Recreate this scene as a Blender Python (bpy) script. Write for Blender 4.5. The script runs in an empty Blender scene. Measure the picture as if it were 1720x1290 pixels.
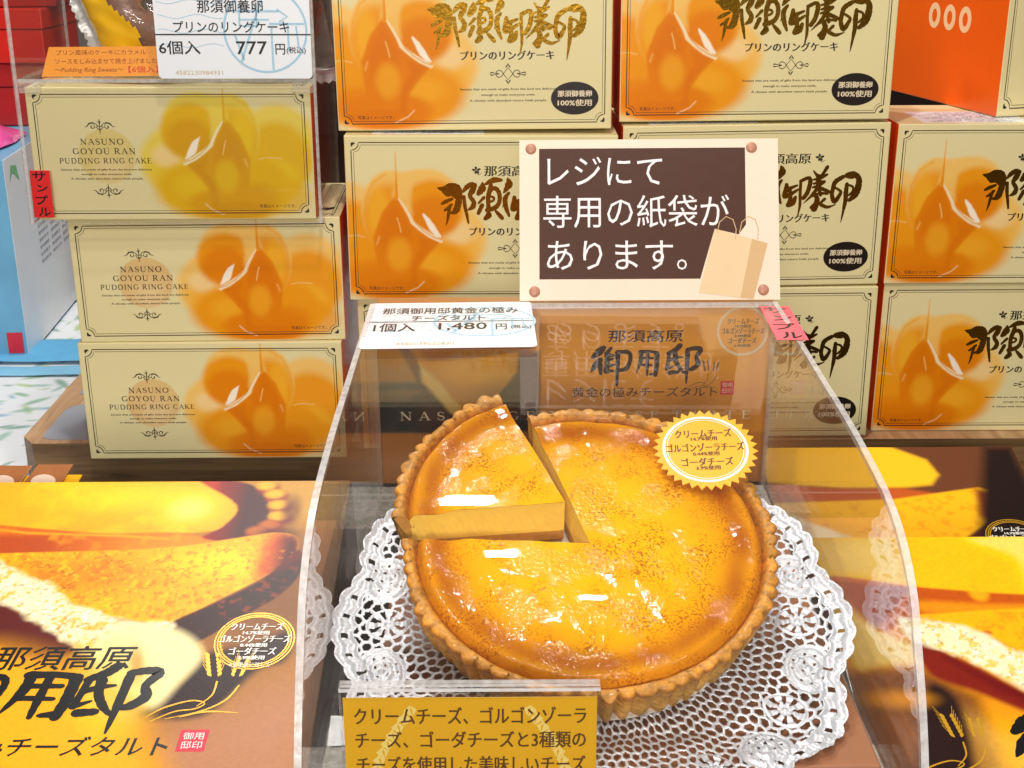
import bpy, bmesh, math, random
import numpy as np
from mathutils import Matrix, Vector, Euler
random.seed(7)
SC = bpy.context.scene
COL = SC.collection
R = math.radians
CM = 0.01                      # everything below is written in centimetres

# ---------------------------------------------------------------- camera, world, lamps, exposure
cam = bpy.data.cameras.new('camera'); cam_o = bpy.data.objects.new('camera', cam); COL.objects.link(cam_o)
cam.sensor_width = 36.0; cam.lens = 36.0*2256.6/1720.0; cam.clip_start = 0.02; cam.clip_end = 50
ZC = 135.0                     # eye height; the layout below is relative to the eye
cam_o.matrix_world = (Matrix.Translation((0, 0, ZC*CM)) @ Matrix.Rotation(R(90-20.057), 4, 'X')
                      @ Matrix.Rotation(R(-0.314), 4, 'Z'))
SC.camera = cam_o
w = bpy.data.worlds.new('World'); SC.world = w; w.use_nodes = True
wn = w.node_tree.nodes; wl = w.node_tree.links
bg = wn['Background']; bg.inputs['Strength'].default_value = 0.34
tc = wn.new('ShaderNodeTexCoord'); sx = wn.new('ShaderNodeSeparateXYZ'); cr = wn.new('ShaderNodeValToRGB')
mr = wn.new('ShaderNodeMapRange'); mr.inputs[1].default_value = -1; mr.inputs[2].default_value = 1
wl.new(tc.outputs['Generated'], sx.inputs[0]); wl.new(sx.outputs['Z'], mr.inputs[0]); wl.new(mr.outputs[0], cr.inputs[0])
cr.color_ramp.elements[0].position = .35; cr.color_ramp.elements[0].color = (.16, .11, .07, 1)
cr.color_ramp.elements[1].position = .75; cr.color_ramp.elements[1].color = (.50, .46, .42, 1)
wl.new(cr.outputs[0], bg.inputs['Color'])

def lamp(name, loc, aim, sx_, sy_, power, col=(1, .96, .90), shape='RECTANGLE'):
    l = bpy.data.lights.new(name, 'AREA'); l.shape = shape; l.size = sx_*CM; l.size_y = sy_*CM
    l.energy = power; l.color = col
    o = bpy.data.objects.new(name, l); COL.objects.link(o)
    o.location = Vector((loc[0], loc[1], loc[2]+ZC))*CM
    d = Vector(aim)-Vector(loc); o.rotation_euler = d.to_track_quat('-Z', 'Y').to_euler(); return o
lamp('shelf_spot_lamp', (-7, 160, 84), (3, 60, -30), 11, 7, 4.2, shape='ELLIPSE')
lamp('tart_spot_lamp', (-1, 62, 84), (3, 60, -30), 7, 4, 5.2, shape='ELLIPSE')
lamp('front_fill', (12, -24, 106), (2, 80, -28), 4, 16, 5.2)  # added fill from the front for the viewer-facing surfaces, not a known fixture
lamp('low_front_fill', (-9, -95, 24), (2, 80, -28), 36, 22, 16.5)  # added low fill to brighten the tart's cut face, card and box fronts
lamp('right_aisle_lamp', (82, -30, 84), (5, 95, -28), 34, 12, 3.5)
lamp('left_aisle_lamp', (-52, -30, 108), (-5, 95, -28), 34, 12, 3.0)
lamp('far_left_fill', (-34, 128, 80), (-56, 140, -40), 12, 12, 7.0)  # added fill that brightens the gift box side and the cloth
vs = SC.view_settings; vs.view_transform = 'Standard'; vs.look = 'None'; vs.exposure = 0.0; vs.gamma = 1.0; vs.use_curve_mapping = False
SC.render.engine = 'CYCLES'
cy = SC.cycles; cy.use_denoising = True; cy.max_bounces = 10; cy.transparent_max_bounces = 24; cy.glossy_bounces = 5
cy.caustics_reflective = False; cy.sample_clamp_indirect = 6; cy.denoising_input_passes = 'RGB_ALBEDO_NORMAL'; cy.denoising_prefilter = 'ACCURATE'

# ---------------------------------------------------------------- colour and materials
def lin(c):
    if isinstance(c, str): c = [int(c[i:i+2], 16)/255 for i in (0, 2, 4)]
    return tuple((x/12.92 if x <= .04045 else ((x+.055)/1.055)**2.4) for x in c)

def _mat(name):
    m = bpy.data.materials.new(name); m.use_nodes = True
    return m, m.node_tree.nodes, m.node_tree.links, m.node_tree.nodes['Principled BSDF']
def mat(name, c, rough=.45, metal=0., coat=0., var=.05, nscale=60., bump=0., bscale=400., spec=.5, emis=None):
    """Principled with a little procedural colour variation and, if asked, a fine bump."""
    m, n, l, p = _mat(name)
    c = lin(c) if isinstance(c, str) else c
    p.inputs['Roughness'].default_value = rough; p.inputs['Metallic'].default_value = metal
    p.inputs['Coat Weight'].default_value = coat; p.inputs['Coat Roughness'].default_value = .1
    p.inputs['Specular IOR Level'].default_value = spec
    t = n.new('ShaderNodeTexCoord'); ns = n.new('ShaderNodeTexNoise'); ns.inputs['Scale'].default_value = nscale; ns.inputs['Detail'].default_value = 4
    mx = n.new('ShaderNodeMix'); mx.data_type = 'RGBA'
    mx.inputs[6].default_value = (*[x*(1-var) for x in c], 1); mx.inputs[7].default_value = (*[min(1, x*(1+var)) for x in c], 1)
    l.new(t.outputs['Object'], ns.inputs['Vector']); l.new(ns.outputs['Fac'], mx.inputs[0]); l.new(mx.outputs[2], p.inputs['Base Color'])
    if bump:
        b = n.new('ShaderNodeBump'); b.inputs['Strength'].default_value = bump; b.inputs['Distance'].default_value = .0006
        n2 = n.new('ShaderNodeTexNoise'); n2.inputs['Scale'].default_value = bscale; n2.inputs['Detail'].default_value = 5
        l.new(t.outputs['Object'], n2.inputs['Vector']); l.new(n2.outputs['Fac'], b.inputs['Height']); l.new(b.outputs[0], p.inputs['Normal'])
    return m
def print_mat(name, rough=.38, coat=0., bump=.04):
    """Printed card: the ink colour is a colour attribute computed on the sheet."""
    m, n, l, p = _mat(name)
    a = n.new('ShaderNodeAttribute'); a.attribute_name = 'ink'
    l.new(a.outputs['Color'], p.inputs['Base Color']); p.inputs['Roughness'].default_value = rough
    p.inputs['Coat Weight'].default_value = coat; p.inputs['Coat Roughness'].default_value = .15
    t = n.new('ShaderNodeTexCoord'); n2 = n.new('ShaderNodeTexNoise'); n2.inputs['Scale'].default_value = 900
    b = n.new('ShaderNodeBump'); b.inputs['Strength'].default_value = bump; b.inputs['Distance'].default_value = .0004
    l.new(t.outputs['Object'], n2.inputs['Vector']); l.new(n2.outputs['Fac'], b.inputs['Height']); l.new(b.outputs[0], p.inputs['Normal'])
    return m
def acrylic(name, tint=(.995, .995, .99), haze=.004, rough=.02, ior=1.36):
    """Clear sheet: transparent, Fresnel reflection and a thin film of dust and scratches."""
    m, n, l, p = _mat(name); n.remove(p)
    out = n['Material Output']
    tr = n.new('ShaderNodeBsdfTransparent'); tr.inputs[0].default_value = (*tint, 1)
    gl = n.new('ShaderNodeBsdfGlossy'); gl.inputs['Roughness'].default_value = rough; gl.inputs[0].default_value = (1, 1, 1, 1)
    fr = n.new('ShaderNodeFresnel'); ge = n.new('ShaderNodeNewGeometry'); mi_ = n.new('ShaderNodeMix')   # thin sheet: the same reflectance from both faces
    mi_.inputs[2].default_value = ior; mi_.inputs[3].default_value = 1/ior
    l.new(ge.outputs['Backfacing'], mi_.inputs[0]); l.new(mi_.outputs[0], fr.inputs[0])
    m1 = n.new('ShaderNodeMixShader'); l.new(fr.outputs[0], m1.inputs[0]); l.new(tr.outputs[0], m1.inputs[1]); l.new(gl.outputs[0], m1.inputs[2])
    df = n.new('ShaderNodeBsdfDiffuse'); df.inputs[0].default_value = (.8, .78, .74, 1)
    t = n.new('ShaderNodeTexCoord')
    mp = n.new('ShaderNodeMapping'); mp.inputs['Scale'].default_value = (520, 1300, 700); mp.inputs['Rotation'].default_value = (.4, .2, .7)
    ns = n.new('ShaderNodeTexNoise'); ns.inputs['Detail'].default_value = 5; ns.inputs['Scale'].default_value = 1.0
    mr = n.new('ShaderNodeMapRange'); mr.inputs[1].default_value = .62; mr.inputs[2].default_value = .78; mr.inputs[3].default_value = haze; mr.inputs[4].default_value = haze+.022
    l.new(t.outputs['Object'], mp.inputs[0]); l.new(mp.outputs[0], ns.inputs['Vector']); l.new(ns.outputs['Fac'], mr.inputs[0])
    m2 = n.new('ShaderNodeMixShader'); l.new(mr.outputs[0], m2.inputs[0]); l.new(m1.outputs[0], m2.inputs[1]); l.new(df.outputs[0], m2.inputs[2])
    l.new(m2.outputs[0], out.inputs['Surface']); return m
def edge_mat(name, col=(.78, .76, .75), alpha=.6):
    """Sawn, light-gathering edge of an acrylic sheet."""
    m, n, l, p = _mat(name)
    p.inputs['Base Color'].default_value = (*col, 1); p.inputs['Roughness'].default_value = .25; p.inputs['Coat Weight'].default_value = .6
    t = n.new('ShaderNodeTexCoord'); ns = n.new('ShaderNodeTexNoise'); ns.inputs['Scale'].default_value = 260; ns.inputs['Detail'].default_value = 4
    mr = n.new('ShaderNodeMapRange'); mr.inputs[1].default_value = .3; mr.inputs[2].default_value = .75; mr.inputs[3].default_value = alpha-.12; mr.inputs[4].default_value = min(1, alpha+.2)
    l.new(t.outputs['Object'], ns.inputs['Vector']); l.new(ns.outputs['Fac'], mr.inputs[0]); l.new(mr.outputs[0], p.inputs['Alpha'])
    b = n.new('ShaderNodeBump'); b.inputs['Strength'].default_value = .2; b.inputs['Distance'].default_value = .001
    l.new(ns.outputs['Fac'], b.inputs['Height']); l.new(b.outputs[0], p.inputs['Normal']); return m

# ---------------------------------------------------------------- mesh gathering
class MB:
    def __init__(s): s.v = []; s.f = []; s.m = []; s.c = None
    def add(s, V, Fc, mi=0, M=None):
        b = len(s.v)
        if M is not None: V = [tuple(M @ Vector(p)) for p in V]
        s.v += [tuple(p) for p in V]; s.f += [tuple(i+b for i in q) for q in Fc]
        s.m += ([mi]*len(Fc) if isinstance(mi, int) else list(mi)); return s
    def box(s, a, b, mi=0, M=None):
        x0, y0, z0 = a; x1, y1, z1 = b
        V = [(x0, y0, z0), (x1, y0, z0), (x1, y1, z0), (x0, y1, z0), (x0, y0, z1), (x1, y0, z1), (x1, y1, z1), (x0, y1, z1)]
        return s.add(V, [(0, 3, 2, 1), (4, 5, 6, 7), (0, 1, 5, 4), (1, 2, 6, 5), (2, 3, 7, 6), (3, 0, 4, 7)], mi, M)
    def prism(s, P, z0, z1, mi=0, M=None, mside=None):
        n = len(P); V = [(x, y, z0) for x, y in P]+[(x, y, z1) for x, y in P]
        F = [tuple(range(n))[::-1], tuple(range(n, 2*n))]+[(i, (i+1) % n, n+(i+1) % n, n+i) for i in range(n)]
        return s.add(V, F, [mi, mi]+[mi if mside is None else mside]*n, M)
    def poly(s, P, z=0, mi=0, M=None): return s.add([(x, y, z) for x, y in P], [tuple(range(len(P)))], mi, M)
    def stroke(s, P, W, z=0, mi=0, M=None, closed=False):
        """Flat ribbon along a polyline; W is a width or one width per point."""
        n = len(P); W = [W]*n if not hasattr(W, '__len__') else W; V = []
        for i in range(n):
            a = P[(i-1) % n] if (closed or i > 0) else P[i]; b = P[(i+1) % n] if (closed or i < n-1) else P[i]
            dx, dy = b[0]-a[0], b[1]-a[1]; L = math.hypot(dx, dy) or 1; nx, ny = -dy/L, dx/L
            V += [(P[i][0]+nx*W[i]/2, P[i][1]+ny*W[i]/2, z), (P[i][0]-nx*W[i]/2, P[i][1]-ny*W[i]/2, z)]
        F = [(2*i+1, 2*((i+1) % n)+1, 2*((i+1) % n), 2*i) for i in range(n if closed else n-1)]
        return s.add(V, F, mi, M)
    def ellipse(s, cx, cy_, rx, ry, z=0, mi=0, M=None, n=48):
        return s.poly([(cx+rx*math.cos(2*math.pi*i/n), cy_+ry*math.sin(2*math.pi*i/n)) for i in range(n)], z, mi, M)
    def ring(s, cx, cy_, rx, ry, wd, z=0, mi=0, M=None, n=64):
        return s.stroke([(cx+rx*math.cos(2*math.pi*i/n), cy_+ry*math.sin(2*math.pi*i/n)) for i in range(n)], wd, z, mi, M, True)
    def grid(s, fn, nu, nv, mi=0, M=None, wrap=False):
        V = [fn(u/nu, v/nv) for v in range(nv+1) for u in range(nu+(0 if wrap else 1))]; k = nu+(0 if wrap else 1)
        F = [(v*k+u, v*k+(u+1) % k, (v+1)*k+(u+1) % k, (v+1)*k+u) for v in range(nv) for u in range(nu)]
        return s.add(V, F, mi, M)
    def tube(s, P, r, n=10, mi=0, M=None):
        V = []; N = len(P); r = [r]*N if not hasattr(r, '__len__') else r
        for i in range(N):
            d = (Vector(P[min(i+1, N-1)])-Vector(P[max(i-1, 0)])).normalized()
            a = d.orthogonal().normalized(); b = d.cross(a)
            V += [tuple(Vector(P[i])+r[i]*(math.cos(2*math.pi*k/n)*a+math.sin(2*math.pi*k/n)*b)) for k in range(n)]
        F = [(i*n+k, i*n+(k+1) % n, (i+1)*n+(k+1) % n, (i+1)*n+k) for i in range(N-1) for k in range(n)]
        F += [tuple(range(n))[::-1], tuple(range((N-1)*n, N*n))]
        return s.add(V, F, mi, M)
    def build(s, name, mats, parent=None, smooth=False, bevel=0., loc=None, rot=None, seg=2):
        me = bpy.data.meshes.new(name)
        me.from_pydata([(x*CM, y*CM, z*CM) for x, y, z in s.v], [], s.f)
        for m in (mats if isinstance(mats, (list, tuple)) else [mats]): me.materials.append(m)
        me.polygons.foreach_set('material_index', s.m)
        if s.c is not None:
            a = me.color_attributes.new('ink', 'FLOAT_COLOR', 'POINT')
            c = np.ones((len(s.v), 4), np.float32); c[:, :3] = s.c; a.data.foreach_set('color', c.ravel())
        if bevel:
            bm = bmesh.new(); bm.from_mesh(me)
            bmesh.ops.bevel(bm, geom=bm.edges[:], offset=bevel*CM, segments=seg, affect='EDGES', profile=.5); bm.to_mesh(me); bm.free()
        if smooth: me.polygons.foreach_set('use_smooth', [True]*len(me.polygons))
        me.update()
        o = bpy.data.objects.new(name, me); COL.objects.link(o)
        if parent is not None: o.parent = parent
        if loc is not None: o.location = Vector((loc[0], loc[1], loc[2]))*CM
        if rot is not None: o.rotation_euler = rot
        return o

def world(p): return Vector((p[0], p[1], p[2]+ZC))*CM
def tag(o, label=None, cat=None, group=None, kind=None):
    if label: o['label'] = label
    if cat: o['category'] = cat
    if group: o['group'] = group
    if kind: o['kind'] = kind
    return o
def thing(name, p, label, cat, group=None, rot=(0, 0, 0)):
    o = bpy.data.objects.new(name, None); COL.objects.link(o); o.empty_display_size = .02
    o.location = world(p); o.rotation_euler = rot; return tag(o, label, cat, group)
def dup(o, parent=None):
    c = o.copy(); COL.objects.link(c)
    if parent is not None: c.parent = parent
    for ch in list(o.children): dup(ch, c)
    return c
FRONT = Matrix(((1, 0, 0, 0), (0, 0, -1, 0), (0, 1, 0, 0), (0, 0, 0, 1)))   # flat sheet x,y,z(out) -> standing face towards -y
def T(x, y, z): return Matrix.Translation((x, y, z))

# ---------------------------------------------------------------- lettering
_glyph = {}
def glyphs(body, bold=0., res=2):
    k = (body, bold, res)
    if k not in _glyph:
        c = bpy.data.curves.new('lettering_outline', 'FONT'); c.body = body; c.size = 1; c.offset = bold; c.resolution_u = res; c.fill_mode = 'FRONT'
        o = bpy.data.objects.new('lettering_outline', c); COL.objects.link(o)
        dg = bpy.context.evaluated_depsgraph_get(); e = o.evaluated_get(dg); me = bpy.data.meshes.new_from_object(e)
        V = np.array([v.co[:] for v in me.vertices])[:, :2] if len(me.vertices) else np.zeros((0, 2)); F = [tuple(p.vertices) for p in me.polygons]
        bpy.data.objects.remove(o); bpy.data.curves.remove(c); bpy.data.meshes.remove(me)
        _glyph[k] = (V, F)
    return _glyph[k]
def text(mb, body, cx, cy_, wd, h, z=0, mi=0, M=None, bold=0., shear=0., thick=0., wob=0., taper=0., seed=1, res=2, slope=0., nib=0., thin=0.):
    """Set a line of writing so that it fills a box wd x h centred at (cx, cy_). thick fattens the uprights (a Ming face), wob roughens the
    outline like a brush."""
    V, F = glyphs(body, 0., res)
    if not len(V): return
    a, b = V.min(0), V.max(0); sz = np.maximum(b-a, 1e-4); P = (V-a)/sz-.5
    X = P[:, 0]*wd; Y = P[:, 1]*h; em = min(wd/sz[0], h/sz[1])
    if wob:
        k = 2*math.pi/(h*.55)
        X = X+wob*(np.sin(Y*k*1.3+seed)+.6*np.sin(X*k*2.1+Y*k*.9+2*seed)+.5*np.sin(Y*k*4.7+X*k*3.1))
        Y = Y+wob*(np.sin(X*k*.8+2+seed)+.6*np.sin(Y*k*2.3-X*k*1.1)+.5*np.sin(X*k*5.1+seed))
    X = X+shear*Y; Y = Y+slope*X; e = bold*em
    D = [(0, 0)] if not bold else [(0, 0)]+[(e*math.cos(R(q)), e*math.sin(R(q))) for q in (range(0, 360, 60) if bold > .016 else (30, 150, 270))]
    if thick: D = [(x+sg*thick/2, y) for x, y in D for sg in (-1, 1)]
    if nib: D = [(nib*em*t*.80, nib*em*t*.60) for t in (-1, -.6, -.2, .2, .6, 1)]   # broad-nib pen held at an angle
    for q, (dx, dy) in enumerate(D):
        mb.add([(x+cx+dx, y+cy_+dy, z+q*.0004) for x, y in zip(X, Y)], F, mi, M)

def arc(cx, cy_, rx, ry, a0, a1, n=14): return [(cx+rx*math.cos(R(a0+(a1-a0)*i/n)), cy_+ry*math.sin(R(a0+(a1-a0)*i/n))) for i in range(n+1)]
def bowl(x, y0, y1, wd): # half-round bowl from a stem, thick in the middle
    P = [(x, y1)]+arc(x+wd*.35, (y0+y1)/2, wd*.65, (y1-y0)/2, 90, -90, 12)+[(x, y0)]
    n = len(P); return P, [.05+.11*math.sin(math.pi*i/(n-1))**1.5 for i in range(n)]
def _ring_round(x0, x1, a0=0, a1=360):
    P = arc((x0+x1)/2, .5, (x1-x0)/2-.04, .48, a0, a1, 26); return P, [.05+.11*abs(math.cos(R(a0+(a1-a0)*i/26))) for i in range(27)]
def st(x, y0=0., y1=1., s0=True, s1=True, wd=.15):
    o = [([(x, y0), (x, y1)], wd)]
    if s0: o.append(([(x-.16, y0+.02), (x+.16, y0+.02)], .04))
    if s1: o.append(([(x-.16, y1-.02), (x+.16, y1-.02)], .04))
    return o
SERIF = {
 'N': (.92, st(.16, wd=.06)+[([(.12, 1), (.78, 0)], .15)]+st(.78, s0=False, wd=.06)),
 'A': (.9, [([(.12, 0), (.44, 1)], .055), ([(.44, 1), (.78, 0)], .15), ([(.24, .36), (.66, .36)], .05), ([(0, .02), (.26, .02)], .04), ([(.62, .02), (.94, .02)], .04)]),
 'S': (.62, [(arc(.3, .75, .22, .23, 20, 230, 12)+arc(.3, .25, .24, .24, 70, -160, 12), [.05+.1*math.exp(-((i-12.5)/6)**2) for i in range(26)]), ([(.51, .72), (.51, .95)], .04), ([(.06, .06), (.06, .3)], .04)]),
 'U': (.9, [([(.16, 1), (.16, .3)]+arc(.44, .3, .28, .29, 180, 360, 12)+[(.72, .3), (.72, 1)], [.15]*5+[.1]*6+[.06]*6), ([(0, .98), (.32, .98)], .04), ([(.58, .98), (.86, .98)], .04)]),
 'O': (.96, [_ring_round(.06, .9)]),
 'G': (.92, [_ring_round(.06, .88, 45, 318), ([(.78, .08), (.78, .42)], .13), ([(.62, .42), (.92, .42)], .04), ([(.76, .7), (.76, .95)], .04)]),
 'C': (.86, [_ring_round(.06, .86, 45, 318), ([(.74, .7), (.74, .95)], .04)]),
 'Y': (.84, [([(.1, 1), (.42, .48)], .14), ([(.74, 1), (.42, .48)], .055)]+st(.42, 0, .5, True, False)+[([(0, .98), (.24, .98)], .04), ([(.62, .98), (.86, .98)], .04)]),
 'R': (.84, st(.16)+[bowl(.16, .48, 1, .44)]+[([(.34, .5), (.74, .02)], .13), ([(.68, .02), (.88, .02)], .04)]),
 'P': (.7, st(.16)+[bowl(.16, .44, 1, .46)]),
 'D': (.92, st(.16)+[bowl(.16, 0, 1, .66)]),
 'I': (.36, st(.18)),
 'K': (.86, st(.16)+[([(.2, .42), (.68, .98)], .055), ([(.34, .58), (.74, .02)], .14), ([(.56, .98), (.82, .98)], .04), ([(.62, .02), (.9, .02)], .04)]),
 'E': (.72, st(.16)+[([(.16, .975), (.62, .975)], .05), ([(.16, .52), (.5, .52)], .05), ([(.16, .025), (.66, .025)], .05), ([(.62, .98), (.62, .78)], .04), ([(.66, .02), (.66, .24)], .04), ([(.5, .42), (.5, .62)], .04)]),
 'H': (.92, st(.16)+st(.76)+[([(.16, .5), (.76, .5)], .05)]),
 'T': (.78, st(.39, s1=False)+[([(.04, .975), (.74, .975)], .05), ([(.05, .98), (.05, .76)], .04), ([(.73, .98), (.73, .76)], .04)]),
}
def serif(mb, body, cx, cy_, wd, h, z=0, mi=0, M=None, gap=.16):
    adv = sum((SERIF[c][0]+gap) if c != ' ' else .45 for c in body)-gap; k = wd/adv; x = cx-wd/2
    for c in body:
        if c == ' ': x += .45*k; continue
        a, S_ = SERIF[c]
        for q, (P, W) in enumerate(S_):
            ws = [ww*(k+h)/2 for ww in W] if hasattr(W, '__len__') else W*(k+h)/2
            mb.stroke([(x+p[0]*k, cy_-h/2+p[1]*h) for p in P], ws[:len(P)] if hasattr(ws, '__len__') else ws, z+q*.0015, mi, M)
        x += (a+gap)*k

# ---------------------------------------------------------------- painted ink on a fine sheet
class Art:
    def __init__(s, w_, h_, res, base):
        s.w, s.h = w_, h_; s.nx = int(round(w_/res)); s.ny = int(round(h_/res))
        s.X, s.Y = np.meshgrid(np.linspace(0, w_, s.nx+1), np.linspace(0, h_, s.ny+1)); s.c = np.zeros(s.X.shape+(3,)); s.c[:] = lin(base)
    def put(s, col, m): s.c += (np.array(lin(col))-s.c)*np.clip(m, 0, 1)[..., None]
    @staticmethod
    def _st(x): x = np.clip(x, 0, 1); return x*x*(3-2*x)
    def ell(s, col, cx, cy_, rx, ry, soft=.3, al=1., rot=0.):
        c, n = math.cos(R(rot)), math.sin(R(rot)); u = ((s.X-cx)*c+(s.Y-cy_)*n)/rx; v = (-(s.X-cx)*n+(s.Y-cy_)*c)/ry
        d = (1-np.sqrt(u*u+v*v))*min(rx, ry); s.put(col, al*s._st(d/soft+.5))
    def sdf(s, P):
        d = np.full(s.X.shape, 1e9); ins = np.zeros(s.X.shape, bool); n = len(P)
        for i in range(n):
            (ax, ay), (bx, by) = P[i], P[(i+1) % n]; ex, ey = bx-ax, by-ay
            t = np.clip(((s.X-ax)*ex+(s.Y-ay)*ey)/(ex*ex+ey*ey+1e-12), 0, 1)
            d = np.minimum(d, np.hypot(s.X-ax-t*ex, s.Y-ay-t*ey))
            ins ^= ((ay > s.Y) != (by > s.Y)) & (s.X < ax+(s.Y-ay)*ex/(ey if abs(ey) > 1e-9 else 1e-9))
        return np.where(ins, d, -d)
    def poly(s, col, P, soft=.2, al=1., warp=0., seed=3):
        d = s.sdf(P)
        if warp: d = d+warp*(s.noise(1.2, seed)-.5)*2
        s.put(col, al*s._st(d/soft+.5))
    def line(s, col, P, wd, soft=.08, al=1.):
        W = [wd]*len(P) if not hasattr(wd, '__len__') else wd; best = np.full(s.X.shape, -1e9)
        for i in range(len(P)-1):
            (ax, ay), (bx, by) = P[i], P[i+1]; ex, ey = bx-ax, by-ay
            t = np.clip(((s.X-ax)*ex+(s.Y-ay)*ey)/(ex*ex+ey*ey+1e-12), 0, 1)
            best = np.maximum(best, (W[i]+(W[i+1]-W[i])*t)/2-np.hypot(s.X-ax-t*ex, s.Y-ay-t*ey))
        s.put(col, al*s._st(best/soft+.5))
    def noise(s, scale, seed=1, oct_=3):
        out = np.zeros(s.X.shape); tot = 0
        for o in range(oct_):
            r = np.random.RandomState(seed+o*17); k = 2**o/scale; g = r.rand(int(s.h*k)+3, int(s.w*k)+3)
            x, y = s.X*k, s.Y*k; i, j = x.astype(int), y.astype(int); fx, fy = s._st(x-i), s._st(y-j)
            out += ((g[j, i]*(1-fx)+g[j, i+1]*fx)*(1-fy)+(g[j+1, i]*(1-fx)+g[j+1, i+1]*fx)*fy)*.5**o; tot += .5**o
        return out/tot
    def grain(s, col, scale, lo, hi, al, mask=None, seed=5):
        m = s._st((s.noise(scale, seed)-lo)/(hi-lo))*al; s.put(col, m if mask is None else m*mask)
    def build(s, name, material, parent, M=None, ox=0., oy=0., z=0., gain=1., sat=1.):
        lum = s.c.mean(-1, keepdims=True); s.c = np.clip((lum+(s.c-lum)*sat)*gain, .002, 1.)
        mb = MB(); k = s.nx+1
        V = np.stack([s.X.ravel()+ox, s.Y.ravel()+oy, np.full(s.X.size, z)], -1)
        if M is not None:
            A = np.array(M); V = V@A[:3, :3].T+A[:3, 3]
        a = (np.arange(s.ny)[:, None]*k+np.arange(s.nx)[None]).ravel()
        mb.v = V.tolist(); mb.f = np.stack([a, a+1, a+k+1, a+k], -1).tolist(); mb.m = [0]*len(mb.f); mb.c = s.c.reshape(-1, 3)
        return mb.build(name, material, parent)

# ---------------------------------------------------------------- hand-brushed characters, each a list of (points, widths)
def ribbon(mb, P, W, z, mi=0, M=None, fn=lambda p: p, k=1., seed=0):
    """One brush stroke: a smooth tapering band with rounded ends and slightly ragged sides."""
    W = list(W) if hasattr(W, '__len__') else [W]*len(P)
    Q = [P[0]]+list(P)+[P[-1]]; V = [W[0]]+W+[W[-1]]; pts = []; wd = []
    for i in range(1, len(Q)-2):
        for s in range(5):
            t = s/5; a, b, c, d = Q[i-1], Q[i], Q[i+1], Q[i+2]
            pts.append(tuple(.5*(2*b[j]+(c[j]-a[j])*t+(2*a[j]-5*b[j]+4*c[j]-d[j])*t*t+(3*b[j]-a[j]-3*c[j]+d[j])*t**3) for j in (0, 1)))
            wd.append((V[i]+(V[i+1]-V[i])*t)*(1+.07*math.sin(9.1*i+s*2.7+seed)))
    pts.append(P[-1]); wd.append(W[-1]); pts = [fn(p) for p in pts]; wd = [x*k for x in wd]
    mb.stroke(pts, wd, z, mi, M)
    for p, r in ((pts[0], wd[0]), (pts[-1], wd[-1])): mb.ellipse(p[0], p[1], r*.5, r*.46, z+.0003, mi, M, n=10)
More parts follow.
